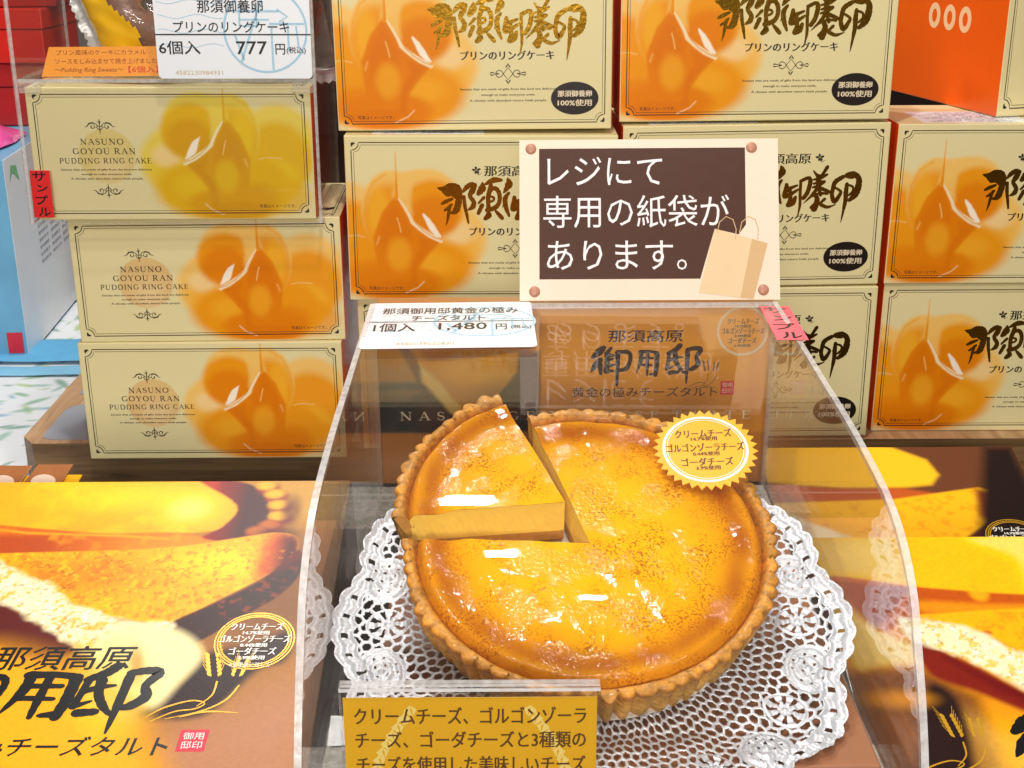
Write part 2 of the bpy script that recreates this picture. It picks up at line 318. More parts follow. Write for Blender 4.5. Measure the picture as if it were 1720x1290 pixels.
BR = {
 '那': [([(200, 245), (320, 270), (430, 250), (540, 250), (600, 330), (590, 480), (560, 600), (500, 680)], [20, 120, 190, 170, 120, 130, 120, 70]), ([(290, 300), (380, 340), (470, 340), (560, 400)], [40, 130, 120, 120]), ([(275, 535), (360, 490), (470, 445)], [50, 75, 50]), ([(325, 655), (400, 610), (460, 545)], [40, 70, 40]), ([(430, 560), (400, 690), (380, 820), (345, 940)], [50, 60, 45, 8]), ([(430, 700), (520, 690), (590, 640)], [40, 80, 60]), ([(690, 400), (702, 560), (735, 720), (768, 890)], [60, 68, 60, 34]), ([(670, 320), (740, 235), (830, 180), (900, 210)], [40, 95, 90, 70]), ([(890, 190), (850, 290), (800, 390), (870, 500), (850, 590), (765, 645)], [80, 120, 75, 85, 100, 26])],
 '須': [([(1035, 150), (1030, 250), (960, 350)], [30, 150, 90]), ([(1060, 420), (960, 525)], [66, 40]), ([(1025, 560), (955, 710)], [84, 70]), ([(1095, 175), (1240, 105), (1385, 105)], [50, 115, 60]), ([(1190, 190), (1180, 260), (1140, 400), (1140, 550), (1150, 650)], [70, 100, 82, 80, 90]), ([(1180, 260), (1290, 262), (1350, 370), (1340, 520), (1260, 610), (1120, 650)], [90, 80, 82, 80, 90, 90]), ([(1170, 400), (1240, 420), (1240, 470), (1170, 500)], 46), ([(1130, 690), (1150, 745), (1085, 805)], [60, 115, 80]), ([(1280, 670), (1350, 745), (1400, 800)], [46, 80, 74])],
 '御': [([(1500, 75), (1525, 180), (1430, 330)], [36, 150, 36]), ([(1525, 335), (1455, 440), (1470, 600), (1530, 760)], [50, 92, 92, 44]), ([(1450, 480), (1405, 600)], [40, 12]), ([(1625, 413), (1625, 506), (1593, 642), (1721, 611)], [66, 110, 77, 55]), ([(1582, 569), (1678, 496), (1828, 434)], [55, 77, 40]), ([(1593, 642), (1721, 590), (1849, 512)], [66, 77, 44]), ([(1689, 486), (1710, 673), (1678, 798)], [66, 79, 99]), ([(1806, 652), (1764, 756), (1684, 798)], [66, 105, 88]), ([(1892, 356), (1892, 579), (1900, 819), (1862, 1037)], [59, 62, 53, 11]), ([(1892, 356), (2035, 298), (2073, 371), (2035, 558), (1961, 673)], [66, 68, 86, 88, 81])],
 '養': [([(2121, 168), (2201, 262), (2254, 298)], [22, 66, 55]), ([(2382, 101), (2291, 251), (2227, 309)], [73, 57, 55]), ([(2121, 335), (2254, 309), (2387, 241)], [29, 73, 44]), ([(2137, 408), (2254, 382), (2350, 366)], [40, 66, 40]), ([(2227, 277), (2227, 465)], [99, 88]), ([(2131, 475), (2254, 439), (2361, 382)], [44, 57, 22]), ([(2227, 470), (2131, 611), (1966, 772)], [84, 64, 9]), ([(2238, 475), (2371, 532), (2488, 579)], [68, 70, 53]), ([(2110, 652), (2254, 590), (2419, 600)], [29, 55, 44]), ([(2254, 527), (2286, 621)], [66, 66]), ([(2190, 626), (2227, 720), (2179, 881)], [77, 101, 123]), ([(2371, 694), (2297, 767)], [62, 51]), ([(2254, 767), (2350, 824), (2446, 848), (2590, 800)], [66, 70, 59, 9]), ([(2121, 850), (2185, 787)], [62, 66])],
 '卵': [([(2696, 288), (2552, 382), (2515, 512), (2504, 631), (2563, 746), (2648, 631), (2664, 558), (2552, 486)], [81, 92, 81, 79, 95, 73, 55, 40]), ([(2750, 246), (2888, 241), (2995, 324), (2995, 486), (2947, 626), (2840, 730)], [55, 106, 106, 128, 128, 66]), ([(2776, 418), (2768, 585), (2768, 746), (2710, 1141)], [66, 92, 84, 11]), ([(2798, 444), (2888, 475), (2899, 558), (2830, 631)], 46), ([(2766, 267), (2872, 288)], 99)],
 '邸御': [([(240, 285), (190, 330), (120, 390)], [56, 90, 46]), ([(200, 420), (150, 480), (98, 552)], [70, 74, 14]), ([(200, 470), (212, 570)], [62, 36]), ([(322, 290), (272, 350)], [34, 50]), ([(280, 365), (352, 372)], [50, 32]), ([(268, 345), (282, 430), (270, 540)], [44, 56, 60]), ([(280, 425), (350, 402)], [40, 26]), ([(300, 485), (362, 472)], [40, 26]), ([(270, 542), (352, 540)], [60, 26]), ([(400, 335), (400, 500), (397, 700)], [56, 46, 26]), ([(390, 340), (500, 330), (542, 370), (530, 460), (490, 520), (420, 532)], [50, 46, 44, 46, 52, 36])],
 '用': [([(664, 330), (660, 430), (612, 572)], [50, 52, 8]), ([(650, 332), (760, 330), (850, 346)], [46, 34, 40]), ([(842, 350), (842, 480), (830, 590)], [58, 54, 46]), ([(680, 400), (800, 402)], [30, 26]), ([(660, 474), (790, 480)], [32, 22]), ([(738, 350), (735, 480), (734, 590)], [42, 40, 26]), ([(765, 580), (830, 572)], [20, 44])],
 '邸': [([(1097, 266), (1050, 312), (966, 352)], [60, 58, 38]), ([(980, 350), (970, 440), (958, 520)], [46, 38, 46]), ([(970, 432), (1050, 402), (1130, 390)], [38, 36, 16]), ([(1048, 360), (1060, 440), (1112, 520), (1172, 576)], [60, 52, 46, 20]), ([(960, 522), (1040, 488)], [40, 14]), ([(992, 562), (1086, 554)], [54, 42]), ([(1186, 330), (1186, 520), (1184, 682)], [56, 46, 14]), ([(1180, 312), (1270, 296), (1332, 312), (1288, 392), (1312, 460), (1250, 520), (1192, 530)], [44, 50, 60, 44, 62, 52, 26])],
}
def brush_char(mb, ch, z, M, fn, k):
    for i, (P, W) in enumerate(BR[ch]): ribbon(mb, P, W, z+i*.0008, 0, M, fn, k, i*1.3)
def brush_fit(mb, ch, cx, cy_, wd, h, z, M=None, shear=.0):
    A = [p for P, W in BR[ch] for p in P]; x0, x1 = min(p[0] for p in A), max(p[0] for p in A); y0, y1 = min(p[1] for p in A), max(p[1] for p in A)
    sx_, sy_ = wd/(x1-x0+40), h/(y1-y0+40)
    def fn(p): X, Y = (p[0]-(x0+x1)/2)*sx_, ((y0+y1)/2-p[1])*sy_; return (cx+X+shear*Y, cy_+Y)
    brush_char(mb, ch, z, M, fn, (sx_+sy_)/2)

# ---------------------------------------------------------------- materials
CREAM = 'e7d9a4'
M_cream = mat('cream_board', lin(CREAM), .42, spec=.3, var=.03, bump=.05, bscale=900)
M_orange = mat('orange_board', lin('f26410'), .35, coat=.2, var=.06, nscale=25)
M_ring = mat('peach_ink', lin('ffd2a0'), .4)
M_print = print_mat('printed_card'); M_print.node_tree.nodes['Principled BSDF'].inputs['Specular IOR Level'].default_value = .2
M_gloss = print_mat('glossy_printed_card', .4, .0, .1); M_gloss.node_tree.nodes['Principled BSDF'].inputs['Specular IOR Level'].default_value = .3
M_ink = mat('dark_brown_ink', lin('2a1d12'), .45)
M_foil = mat('gold_foil', lin('b98a2c'), .22, metal=1., var=.35, nscale=45, bump=.25, bscale=300)
M_badge = mat('black_brown_ink', lin('1d100b'), .35)
M_pale = mat('pale_lettering_ink', lin('e8d6b4'), .45)
M_white = mat('white_paper', lin('eef0f4'), .5, var=.02)
M_wood = mat('oak_face', lin('7a5a32'), .5, var=.2)
M_black = mat('black_ink', lin('121212'), .4)
M_dark = mat('black_card', lin('17120f'), .6)
M_clear = acrylic('clear_acrylic')
M_clear2 = acrylic('dusty_acrylic', haze=.005, ior=1.16)
M_clear3 = acrylic('side_acrylic', haze=.005, ior=1.5)
M_edge = edge_mat('acrylic_edge')
M_block = edge_mat('acrylic_block', (.8, .76, .7), .3)

def wood_mat(name, a, b, sc=(3, 60, 60)):
    m, n, l, p = _mat(name)
    t = n.new('ShaderNodeTexCoord'); mp = n.new('ShaderNodeMapping'); mp.inputs['Scale'].default_value = sc
    ns = n.new('ShaderNodeTexNoise'); ns.inputs['Scale'].default_value = 3; ns.inputs['Detail'].default_value = 8; ns.inputs['Distortion'].default_value = .6
    cr = n.new('ShaderNodeValToRGB'); cr.color_ramp.elements[0].position = .3; cr.color_ramp.elements[0].color = (*lin(a), 1)
    cr.color_ramp.elements[1].position = .72; cr.color_ramp.elements[1].color = (*lin(b), 1)
    l.new(t.outputs['Object'], mp.inputs[0]); l.new(mp.outputs[0], ns.inputs['Vector']); l.new(ns.outputs['Fac'], cr.inputs[0]); l.new(cr.outputs[0], p.inputs['Base Color'])
    b_ = n.new('ShaderNodeBump'); b_.inputs['Strength'].default_value = .3; b_.inputs['Distance'].default_value = .0005
    l.new(ns.outputs['Fac'], b_.inputs['Height']); l.new(b_.outputs[0], p.inputs['Normal']); p.inputs['Roughness'].default_value = .5
    return m
M_oak = wood_mat('oak_front', '5e4426', '96744a', (3, 60, 60))
M_oaktop = wood_mat('oak_top', 'a9825c', 'd3ae84', (40, 4, 40))

# ---------------------------------------------------------------- the setting
def struct(name, mb, m, **k): o = mb.build(name, m, None, **k); o['kind'] = 'structure'; return o
b = MB(); b.box((-260, 20, 50), (260, 300, 85.4)); struct('counter', b, mat('brown_counter_laminate', lin('3a281c'), .5, var=.2, nscale=20))
b = MB(); b.box((-400, 296, -5), (400, 300, 260)); struct('wall', b, mat('dim_shop_wall', lin('33231a'), .7, var=.3, nscale=6))
b = MB(); b.box((-400, -300, -4), (400, 296, 0)); struct('floor', b, mat('grey_floor', lin('8a8178'), .5))

# ---------------------------------------------------------------- cream cake boxes
BW, BH, BT = 22.0, 13.7, 10.46
def corner_frame(mb, w_, h_, z, mi=0, M=None, inset=.55, notch=.62):
    for q, (i, wd) in enumerate(((inset, .075), (inset+.2, .035))):
        r = notch-(.06 if q else 0); P = []
        for cx, cy_, a in ((i, i, 90), (w_-i, i, 180), (w_-i, h_-i, 270), (i, h_-i, 360)):
            P += [(cx+r*math.cos(R(a-90*t/7)), cy_+r*math.sin(R(a-90*t/7))) for t in range(8)]
        mb.stroke(P, wd, z, mi, M, True)
    for sx_, sy_, cx, cy_ in ((1, 1, inset, inset), (-1, 1, w_-inset, inset), (-1, -1, w_-inset, h_-inset), (1, -1, inset, h_-inset)):
        for a, L in ((10, .34), (45, .26), (80, .34)):
            d = (math.cos(R(a)), math.sin(R(a)))
            mb.stroke([(cx+sx_*(.02+d[0]*t*L), cy_+sy_*(.02+d[1]*t*L)) for t in (0, .35, .7, 1)], [.02, .12, .13, .04], z, mi, M)
def spiral(cx, cy_, r0, r1, a0, turns, n=26): return [(cx+(r0+(r1-r0)*i/n)*math.cos(R(a0+360*turns*i/n)), cy_+(r0+(r1-r0)*i/n)*math.sin(R(a0+360*turns*i/n))) for i in range(n+1)]
def flourish(mb, cx, cy_, s, up, z, mi=0, M=None):
    for sg in (-1, 1):
        P = [(cx+sg*s*x, cy_+up*s*y) for x, y in ((0, -.05), (.15, .0), (.3, .2), (.55, .3), (.85, .22), (1.05, -.02), (1.25, -.06))]
        mb.stroke(P, [.03*s, .09*s, .05*s, .09*s, .12*s, .06*s, .03*s], z, mi, M)
        P = [(cx+sg*s*x, cy_+up*s*y) for x, y in spiral(.62, -.02, .26, .05, 80, .95)]; mb.stroke(P, [.03*s+.0028*s*i for i in range(len(P))], z+.001, mi, M)
        P = [(cx+sg*s*x, cy_+up*s*y) for x, y in ((0, -.3), (.15, -.22), (.25, -.05), (.42, -.1))]; mb.stroke(P, [.03*s, .07*s, .07*s, .02*s], z+.002, mi, M)
    mb.stroke([(cx, cy_+up*s*y) for y in (-.62, -.3, 0, .3, .62)], [.02*s, .1*s, .05*s, .11*s, .02*s], z+.003, mi, M)
    mb.stroke([(cx-s*.18, cy_+up*s*.36), (cx, cy_+up*s*.36), (cx+s*.18, cy_+up*s*.36)], [.02*s, .09*s, .02*s], z+.004, mi, M)
def knot(mb, cx, cy_, s, z, mi=0, M=None):
    for sg in (-1, 1):
        for ud in (-1, 1):
            P = [(cx+sg*s*x, cy_+ud*s*y) for x, y in ((0, -.5), (.25, -.2), (.55, .22), (.8, .3), (1.0, .15), (.85, .0))]
            mb.stroke(P, [.04*s, .05*s, .06*s, .07*s, .06*s, .03*s], z, mi, M)
            P = [(cx+sg*s*x, cy_+ud*s*y) for x, y in ((.75, -.02), (1.1, .06), (1.42, .12), (1.5, .0))]; mb.stroke(P, [.06*s, .05*s, .1*s, .03*s], z+.001, mi, M)
        mb.stroke([(cx+x*s, cy_+sg*s*y) for x, y in ((-.22, .5), (-.1, .62), (0, .85), (.1, .62), (.22, .5))], [.03*s, .12*s, .04*s, .12*s, .03*s], z+.002, mi, M)
def sprig(mb, cx, cy_, s, z, mi=0, M=None):
    for a, r, L in ((20, .0, .5), (100, .1, .45), (170, .1, .5), (250, .0, .4), (310, .1, .45)):
        d = (math.cos(R(a)), math.sin(R(a))); mb.stroke([(cx+s*d[0]*t*L, cy_+s*d[1]*t*L) for t in (.1, .45, .8, 1)], [.04*s, .26*s, .22*s, .03*s], z, mi, M)
    mb.stroke([(cx-s*.1, cy_-s*.2), (cx+s*.25, cy_-s*.5), (cx+s*.6, cy_-s*.3)], [.05*s, .07*s, .03*s], z+.001, mi, M)

def egg_photo(a, ox, oy, sg, s, pal):
    """The picture of cream-filled ring cakes under poured caramel, as printed on the boxes."""
    Pt = lambda L: [(ox+sg*s*x, oy-s*y) for x, y in L]
    E = lambda c, x, y, rx, ry, soft=.4, al=1., rot=0: a.ell(c, ox+sg*s*x, oy-s*y, rx*s, ry*s, soft*s*.85, al, rot*sg)
    pe, lt, mid, dk, dd, cr_ = pal
    E(pe, -4.3, 2.4, 3.4, 3.6, 1.0, .95); E(mid, -4.2, 3.5, 3.0, 3.2, 1.3, .95); E(lt, -3.7, 5.4, 2.4, 2.0, 1.2, .9); E(mid, -4.6, 6.6, 2.2, 1.6, 1.0, .8)
    E(pe, 3.0, 3.5, 4.3, 3.3, .9, 1); E(lt, 3.2, 4.4, 3.4, 2.3, 1.6, .75); E('f7d9a0', 5.0, 3.1, 1.3, .9, 1.0, .7)
    E(mid, 1.4, 6.0, 4.8, 2.6, 1.1, 1); E(mid, -2.0, 5.9, 3.2, 2.8, 1.1, .95); E(lt, 3.0, 5.6, 1.5, .9, 1.2, .6)
    E(dk, -.2, 7.3, 3.7, 1.5, .7, 1); E(dk, -2.4, 6.6, 1.8, 1.2, 1.0, .7)
    E(pe, -.5, 1.3, 2.4, 3.4, .35, 1); E(mid, -.6, 2.1, 2.2, 3.1, 1.1, .95); E(lt, -1.5, 1.3, .8, 2.0, .8, .8)
    a.line(mid, Pt([(-2.75, 2.0), (-2.5, .2), (-1.9, -1.1), (-.9, -1.75)]), .12*s, .35*s, .7)
    E(pe, 2.4, .1, 2.7, 2.3, .6, 1); E(mid, 2.9, 1.0, 2.5, 2.3, .9, 1); E(dk, 3.0, 1.7, 2.0, 1.7, 1.1, .95)
    a.poly(pe, Pt([(.1, -2.0), (2.0, -2.1), (1.3, -.9), (1.15, .6), (1.3, 1.6), (.5, .9)]), .5*s, .85)
    a.poly(dk, Pt([(-.05, -.1), (.5, .9), (1.3, 2.3), (2.3, 3.1), (3.6, 3.7), (2.5, 4.9), (1.7, 6), (1.5, 7.6), (.4, 8), (-.3, 6.2), (-1.7, 6.4), (-2.0, 3.4), (-1.2, 1.3)]), .3*s, 1)
    a.poly(dd, Pt([(-.05, .3), (.4, 1.3), (1.2, 2.7), (1.0, 3.6), (-.4, 3.2), (-1.2, 4.6), (-1.5, 3.0), (-.8, 1.4)]), .8*s, .55)
    a.poly(dd, Pt([(1.6, 3.2), (3.3, 3.8), (2.3, 4.8), (1.6, 5.8), (1.5, 7.6), (.9, 7.4), (1.2, 5.4), (1.9, 4.3)]), .5*s, .6)
    E(lt, .1, 4.9, .95, 1.35, .9, .6); E(dd, -.6, 7.8, 2.6, .7, .6, .5)
    a.line(cr_, Pt([(.1, .1), (.55, .8), (1.0, 1.6), (1.25, 2.2), (1.9, 2.75), (2.7, 3.3), (3.55, 3.75)]), [.1*s, .2*s, .26*s, .3*s, .34*s, .4*s, .3*s], .12*s, .95)
    a.poly('fff3dc', Pt([(2.15, 1.5), (2.7, 1.9), (3.1, 2.5), (3.55, 3.4), (3.2, 3.3), (2.7, 2.9), (2.4, 2.3)]), .12*s, .95, .12)
    a.line(dd, Pt([(1.5, 2.25), (2.2, 2.95), (3.0, 3.45), (3.6, 3.65)]), .07*s, .08*s, .8)
    a.line('ffcf7a', Pt([(.0, 1.8), (.15, 2.3), (.3, 3.0)]), .09*s, .08*s, .8); a.line('ffcf7a', Pt([(-1.7, 4.0), (-1.5, 3.4)]), .12*s, .2*s, .5)
    a.line('ffd9a0', Pt([(-4.6, 3.35), (-3.4, 3.25), (-2.7, 3.4)]), .07*s, .12*s, .6); a.line('ffe2b4', Pt([(.6, 8.15), (1.6, 7.7), (2.1, 7.2)]), .09*s, .1*s, .7)
    a.line(mid, Pt([(0, -3.6), (0, -1.5), (-.02, .2)]), [.05*s, .12*s, .3*s], .12*s, .95); a.line(dk, Pt([(.05, -1.6), (.05, .2)]), [.04*s, .12*s], .08*s, .8)
PAL = ('f6c468', 'f6b02a', 'f09a14', 'e68208', 'dc7204', 'fbe3b4')
PALY = ('ecd050', 'edc41c', 'e6b40a', 'dca004', 'd09002', 'f6eab8')

def carton(name, w_, d_, h_, parent):
    bm_ = MB().box((0, 0, 0), (w_, d_, h_)); o = bm_.build(name, [M_cream, M_orange], parent, bevel=.09)
    for p in o.data.polygons:
        if abs(p.normal.x) > .9: p.material_index = 1
    return o
SMALL = ('Sweets that are made of gifts from the land are delicious', 'enough to make everyone smile.', 'A climate with abundant nature heals people.')
def small_lines(mb, cx, y0, dy, w_, z, M, h=.22):
    for i, (s_, f) in enumerate(zip(SMALL, (1, .56, .8))): text(mb, s_, cx, y0-i*dy, w_*f, h, z, 0, M, thick=.012)

def standing_box(label):
    """Box on its long side, the picture panel to the front."""
    o = thing('cake_box', (0, 0, 0), label, 'box', 'cream cake boxes in stacks')
    carton('carton', BW, BT, BH, o)
    a = Art(BW-.2, BH-.2, .065, CREAM); egg_photo(a, 4.0, BH-5.0, 1, 1.0, PAL)
    a.build('picture_panel', M_print, o, FRONT, .1, .1, .012)
    k = MB(); corner_frame(k, BW, BH, .02, 0, FRONT)
    text(k, 'プリンのリングケーキ', 13.7, 5.85, 7.4, .72, .022, 0, FRONT, thick=.06, thin=.008)
    text(k, '那須高原', 13.4, 10.85, 4.3, .86, .022, 0, FRONT, thick=.05, thin=.01); sprig(k, 10.6, 10.9, .75, .022, 0, FRONT); sprig(k, 16.3, 10.9, .75, .022, 0, FRONT)
    knot(k, 13.75, 4.42, .95, .022, 0, FRONT); small_lines(k, 13.75, 3.2, .45, 7.7, .022, FRONT)
    text(k, '写真はイメージです。', 3.1, 1.05, 2.9, .3, .022, 0, FRONT); k.build('lettering', M_ink, o)
    f = MB(); to_cm = lambda p: ((140+p[0]/10.75)/21.3, (218-p[1]/10.75)/20.6)
    for i, ch in enumerate('那須御養卵'): brush_char(f, ch, .026+i*.0003, FRONT, to_cm, 1/(10.75*21))
    f.build('foil_lettering', M_foil, o)
    g = MB(); g.ellipse(19.05, 2.45, 1.9, 1.3, .024, 0, FRONT); bd = g.build('badge', M_badge, o)
    g = MB(); text(g, '那須御養卵', 19.05, 2.82, 2.7, .5, .03, 0, FRONT, bold=.012, thick=.03); text(g, '100%使用', 19.05, 2.1, 2.7, .52, .03, 0, FRONT, bold=.012, thick=.03); g.build('badge_lettering', M_pale, bd)
    g = MB(); g.box((2.2, .7, BH+.004), (11.2, 6.4, BH+.016)); lb = g.build('paper_label', M_white, o)
    g = MB(); tm = T(0, 0, BH+.02)
    for i in range(9): text(g, ('名称 焼菓子', '原材料名 卵 砂糖 小麦粉', '内容量 六個', '保存方法 直射日光を避けて')[i % 4], 6.6, 1.2+i*.56, 7.4-(i % 3)*1.6, .34, 0, 0, tm)
    g.build('label_lettering', mat('grey_ink', lin('6a6672'), .5) if 'grey_ink' not in bpy.data.materials else bpy.data.materials['grey_ink'], lb)
    return o
def lying_box(label, pal=PAL):
    """Box lying flat, the narrow long side with the Latin name to the front."""
    o = thing('cake_box', (0, 0, 0), label, 'box', 'cream cake boxes in stacks')
    carton('carton', BW, BH, BT, o)
    a = Art(BW-.2, BT-.2, .065, CREAM); egg_photo(a, 15.1, BT-2.55, -1, .93, pal)
    a.ell('e2b878' if pal is PAL else 'e0c878', 5.75, 5.0, 2.2, 2.15, .12, .85); a.ell('f0d6a0', 5.9, 3.9, 1.3, 1.0, 1.4, .6)
    a.build('picture_panel', M_print, o, FRONT, .1, .1, .012)
    k = MB(); corner_frame(k, BW, BT, .02, 0, FRONT)
    serif(k, 'NASUNO', 5.55, BT-4.2, 3.4, .46, .022, 0, FRONT); serif(k, 'GOYOU RAN', 5.65, BT-4.95, 4.9, .46, .022, 0, FRONT); serif(k, 'PUDDING RING CAKE', 5.7, BT-5.7, 7.2, .42, .022, 0, FRONT)
    flourish(k, 5.5, BT-3.0, .95, 1, .022, 0, FRONT); flourish(k, 5.7, BT-8.1, .95, -1, .022, 0, FRONT)
    small_lines(k, 5.7, BT-6.42, .36, 7.1, .022, FRONT, .2); text(k, '写真はイメージです。', 19.0, 1.1, 2.9, .3, .022, 0, FRONT)
    tm = T(0, 0, BT); corner_frame(k, BW, BH, .02, 0, tm)
    k.stroke([(20.3, 2.2), (20.5, 2.6), (20.9, 3.0), (21.2, 3.6)], [.1, .7, .7, .1], .022, 0, tm); k.build('lettering', M_ink, o)
    L = Matrix(((0, 0, -1, 0), (-1, 0, 0, BH), (0, 1, 0, 0), (0, 0, 0, 1)))
    g = MB()
    for i in range(3): g.ring(BH/2-1.9+i*1.9+.2, 6.0, .52, .68, .42, .012, 0, L)
    g.build('ring_mark', M_ring, o)
    return o
def put(o, p, yaw, roll=0): o.location = world(p); o.rotation_euler = (0, R(roll), R(yaw))

sb = standing_box('top cream cake box directly right of the tall left stack, its gold lettering olive')
put(sb, (-13.9, 108.9, -17.94), -.9, -.34)
for p, y, r, lab in (
    ((-13.46, 107.7, -31.8), .5, .4, 'middle cream cake box partly covered on its right by the brown notice'),
    ((-13.0, 108.6, -45.6), .0, .0, 'cream cake box at the shelf, almost wholly hidden behind the upright brown tart box'),
    ((8.87, 110.5, -17.6), -.55, -.35, 'top cream cake box beside the one with orange end, uncovered lettering and dark oval badge'),
    ((9.23, 109.8, -31.55), 1.6, -.35, 'middle cream cake box with its left half hidden by the brown notice'),
    ((9.32, 110.2, -45.4), 0, -.3, 'bottom cream cake box seen through the right side of the clear tart hood'),
    ((32.04, 111.56, -31.75), .26, .15, 'cream cake box with white paper label on top, under the turned orange ended box'),
    ((32.21, 111.97, -45.58), 0, .05, 'bottom right cream cake box standing on the wooden tray, its lettering shining black')):
    c = dup(sb); c['label'] = lab; put(c, p, y, r)
lb = lying_box('cream cake box in the left stack between the sample in acrylic and the lowest box'); put(lb, (-35.89, 106.5, -35.0), 1.2, 0)
c = dup(lb); c['label'] = 'lowest cream cake box of the left stack, overhanging the wooden tray'; put(c, (-36.23, 106.35, -45.47), .3, .06)
c = dup(lb); c['label'] = 'cream cake box turned aside to show its orange end with three pale rings'; put(c, (41.1, 114.5, -18.0), 14.9, 0); c.scale = (1, 1.28, 1.25)
smp = lying_box('faded yellow sample cake box inside the small acrylic case', PALY); put(smp, (-37.61, 105.24, -24.3), 1.5, .45)

# ---------------------------------------------------------------- wooden tray under the cake boxes
t_ = thing('wooden_tray', (0, 0, 0), 'dark wooden display tray with chamfered corner and grey pads under the cream boxes', 'tray')
b = MB(); Pp = [(-43.9, 111.9), (-42.6, 110.2), (62, 110.2), (62, 131), (-43.9, 131)]; n_ = len(Pp)
b.prism(Pp, -49.45, -45.62, 0); b.m[1] = 1; b.build('tray_body', [M_oak, M_oaktop], t_)
M_pad = mat('grey_felt', lin('9aa0aa'), .8, var=.08, nscale=900, bump=.3, bscale=1500)
for y0, y1 in ((111.0, 120.0), (122.2, 129.8)):
    b = MB(); x0, x1, r = -42.2, -30, 1.6
    P = arc(x0+r, y0+r*.6, r, r*.6, 180, 270, 6)+arc(x1-r, y0+r, r, r, 270, 360, 6)+arc(x1-r, y1-r, r, r, 0, 90, 6)+arc(x0+r*1.3, y1-r*1.3, r*1.3, r*1.3, 90, 180, 8)
    b.prism(P, -45.68, -45.56); b.build('pad', M_pad, t_)
t_.location = world((0, 0, 0))

# ---------------------------------------------------------------- acrylic sample case over the faded box
def plate(mb, a, b_, thin):
    """Acrylic sheet as a box: the two broad faces clear, the sawn edges milky. thin = axis of the thickness."""
    k = {0: (5, 3), 1: (2, 4), 2: (0, 1)}[thin]; n0 = len(mb.m); mb.box(a, b_, 1)
    for i in k: mb.m[n0+i] = 0
SW, SD, ZT = 23.1, 14.9, 24.0
cs = thing('sample_case', (-38.15, 104.55, -24.45), 'clear acrylic case over the faded yellow sample box, with a shelf of wrapped cakes', 'acrylic case', rot=(0, R(.45), R(1.5)))
def acr(name, a, b_, thin, par, m=None):
    mb = MB(); plate(mb, a, b_, thin); return mb.build(name, [m or M_clear, M_edge], par)
acr('front_panel', (.0, 0, 0), (SW, .25, ZT), 1, cs)
acr('side_panel', (0, .26, 0), (.25, SD, ZT), 0, cs); acr('side_panel', (SW-.25, .26, 0), (SW, SD, ZT), 0, cs)
acr('back_panel', (.26, SD-.25, 0), (SW-.26, SD, ZT), 1, cs); acr('shelf', (.26, .27, 11.0), (SW-.26, SD-.26, 11.28), 2, cs)
for x in (.27, SW-1.9):
    for y in (.28, SD-2.2):
        MB().box((x, y, 10.2), (x+1.62, y+1.9, 10.98)).build('corner_block', M_block, cs, bevel=.05)
cz = -24.45
# red sample strip taped to the case front
def strip(name, p, rot, w_, h_, chars, col, label, sz, vertical=True, parent=None):
    o = thing(name, p, label, 'label', rot=rot)
    b = MB(); b.box((0, -.02, 0), (w_, 0, h_)); s = b.build('paper', mat(name+'_paper', lin(col), .45, var=.04), o)
    g = MB()
    for i, ch in enumerate(chars): text(g, ch, w_*(.5+(.06 if i % 2 else -.04)), h_*(1-(i+.5)/len(chars)), sz[0]*(1, .85, .95, .9)[i % 4], sz[1]*(.95, .7, .9, .85)[i % 4], .024, 0, FRONT, bold=.025, wob=.012, seed=i, shear=.06)
    g.build('lettering', M_black, o); return o
strip('sample_label', (-37.72, 104.5, -23.9), (0, R(.8), R(1.5)), 1.55, 3.75, 'サンプル', 'e0201e', 'small red handwritten sample label at the lower left of the sample case front', (1.0, .78))

# price cards
M_lblue = mat('pale_blue_ink', lin('a9cfe4'), .5); M_tan = mat('tan_ink', lin('cdb684'), .5)
def price_card(p, rot, w_, h_, lines, label, rule, logo, code):
    o = thing('price_card', p, label, 'price card', 'price cards', rot)
    b = MB(); r = .35; P = arc(r, r, r, r, 180, 270, 5)+arc(w_-r, r, r, r, 270, 360, 5)+arc(w_-r, h_-r, r, r, 0, 90, 5)+arc(r, h_-r, r, r, 90, 180, 5)
    b.prism(P, -.03, 0, 0, FRONT); b.build('card', mat('price_card_paper', lin('f1f5fb'), .35, coat=.3, var=.01), o)
    g = MB(); lx, ly, lr = logo; g.ring(lx, ly, lr, lr, .17, .012, 0, FRONT)
    for P, wd in (([(-.75, .45), (.35, .45)], .1), ([(-.6, .62), (-.62, .1)], .08), ([(-.2, .62), (-.2, .1)], .08), ([(-.62, .25), (.1, .25)], .07), ([(-.62, .1), (-.2, .1)], .07), ([(.3, .5), (.55, .32), (.35, .2)], .08),
                  ([(.0, .9), (-.62, -.75)], .12), ([(.1, .15), (.95, .15)], .1), ([(.15, .1), (.15, -.95)], .1), ([(.55, .12), (.55, -.5)], .09), ([(-.75, -.1), (-.55, -.72)], .1), ([(.75, .1), (.8, -.45)], .08)):
        g.stroke([(lx+lr*x, ly+lr*y) for x, y in P], min(.16, wd*lr*.6), .014, 0, FRONT)
    for q in range(6): g.stroke([(w_*(.02+.3*i/12*1.4), h_*(.25+.11*q)+.16*math.sin(i*.8+q)) for i in range(13)], .05, .012, 0, FRONT)
    g.build('emblem', M_lblue, o)
    k = MB()
    for s_, x, y, ww, hh in lines: text(k, s_, x, y, ww, hh, .02, 0, FRONT, bold=.012)
    k.stroke([(.0, rule), (w_, rule)], .1, .021, 0, FRONT); k.build('lettering', M_black, o)
    k = MB(); text(k, code[0], code[1], code[2], code[3], code[4], .02, 0, FRONT); k.build('code_number', M_tan, o); return o
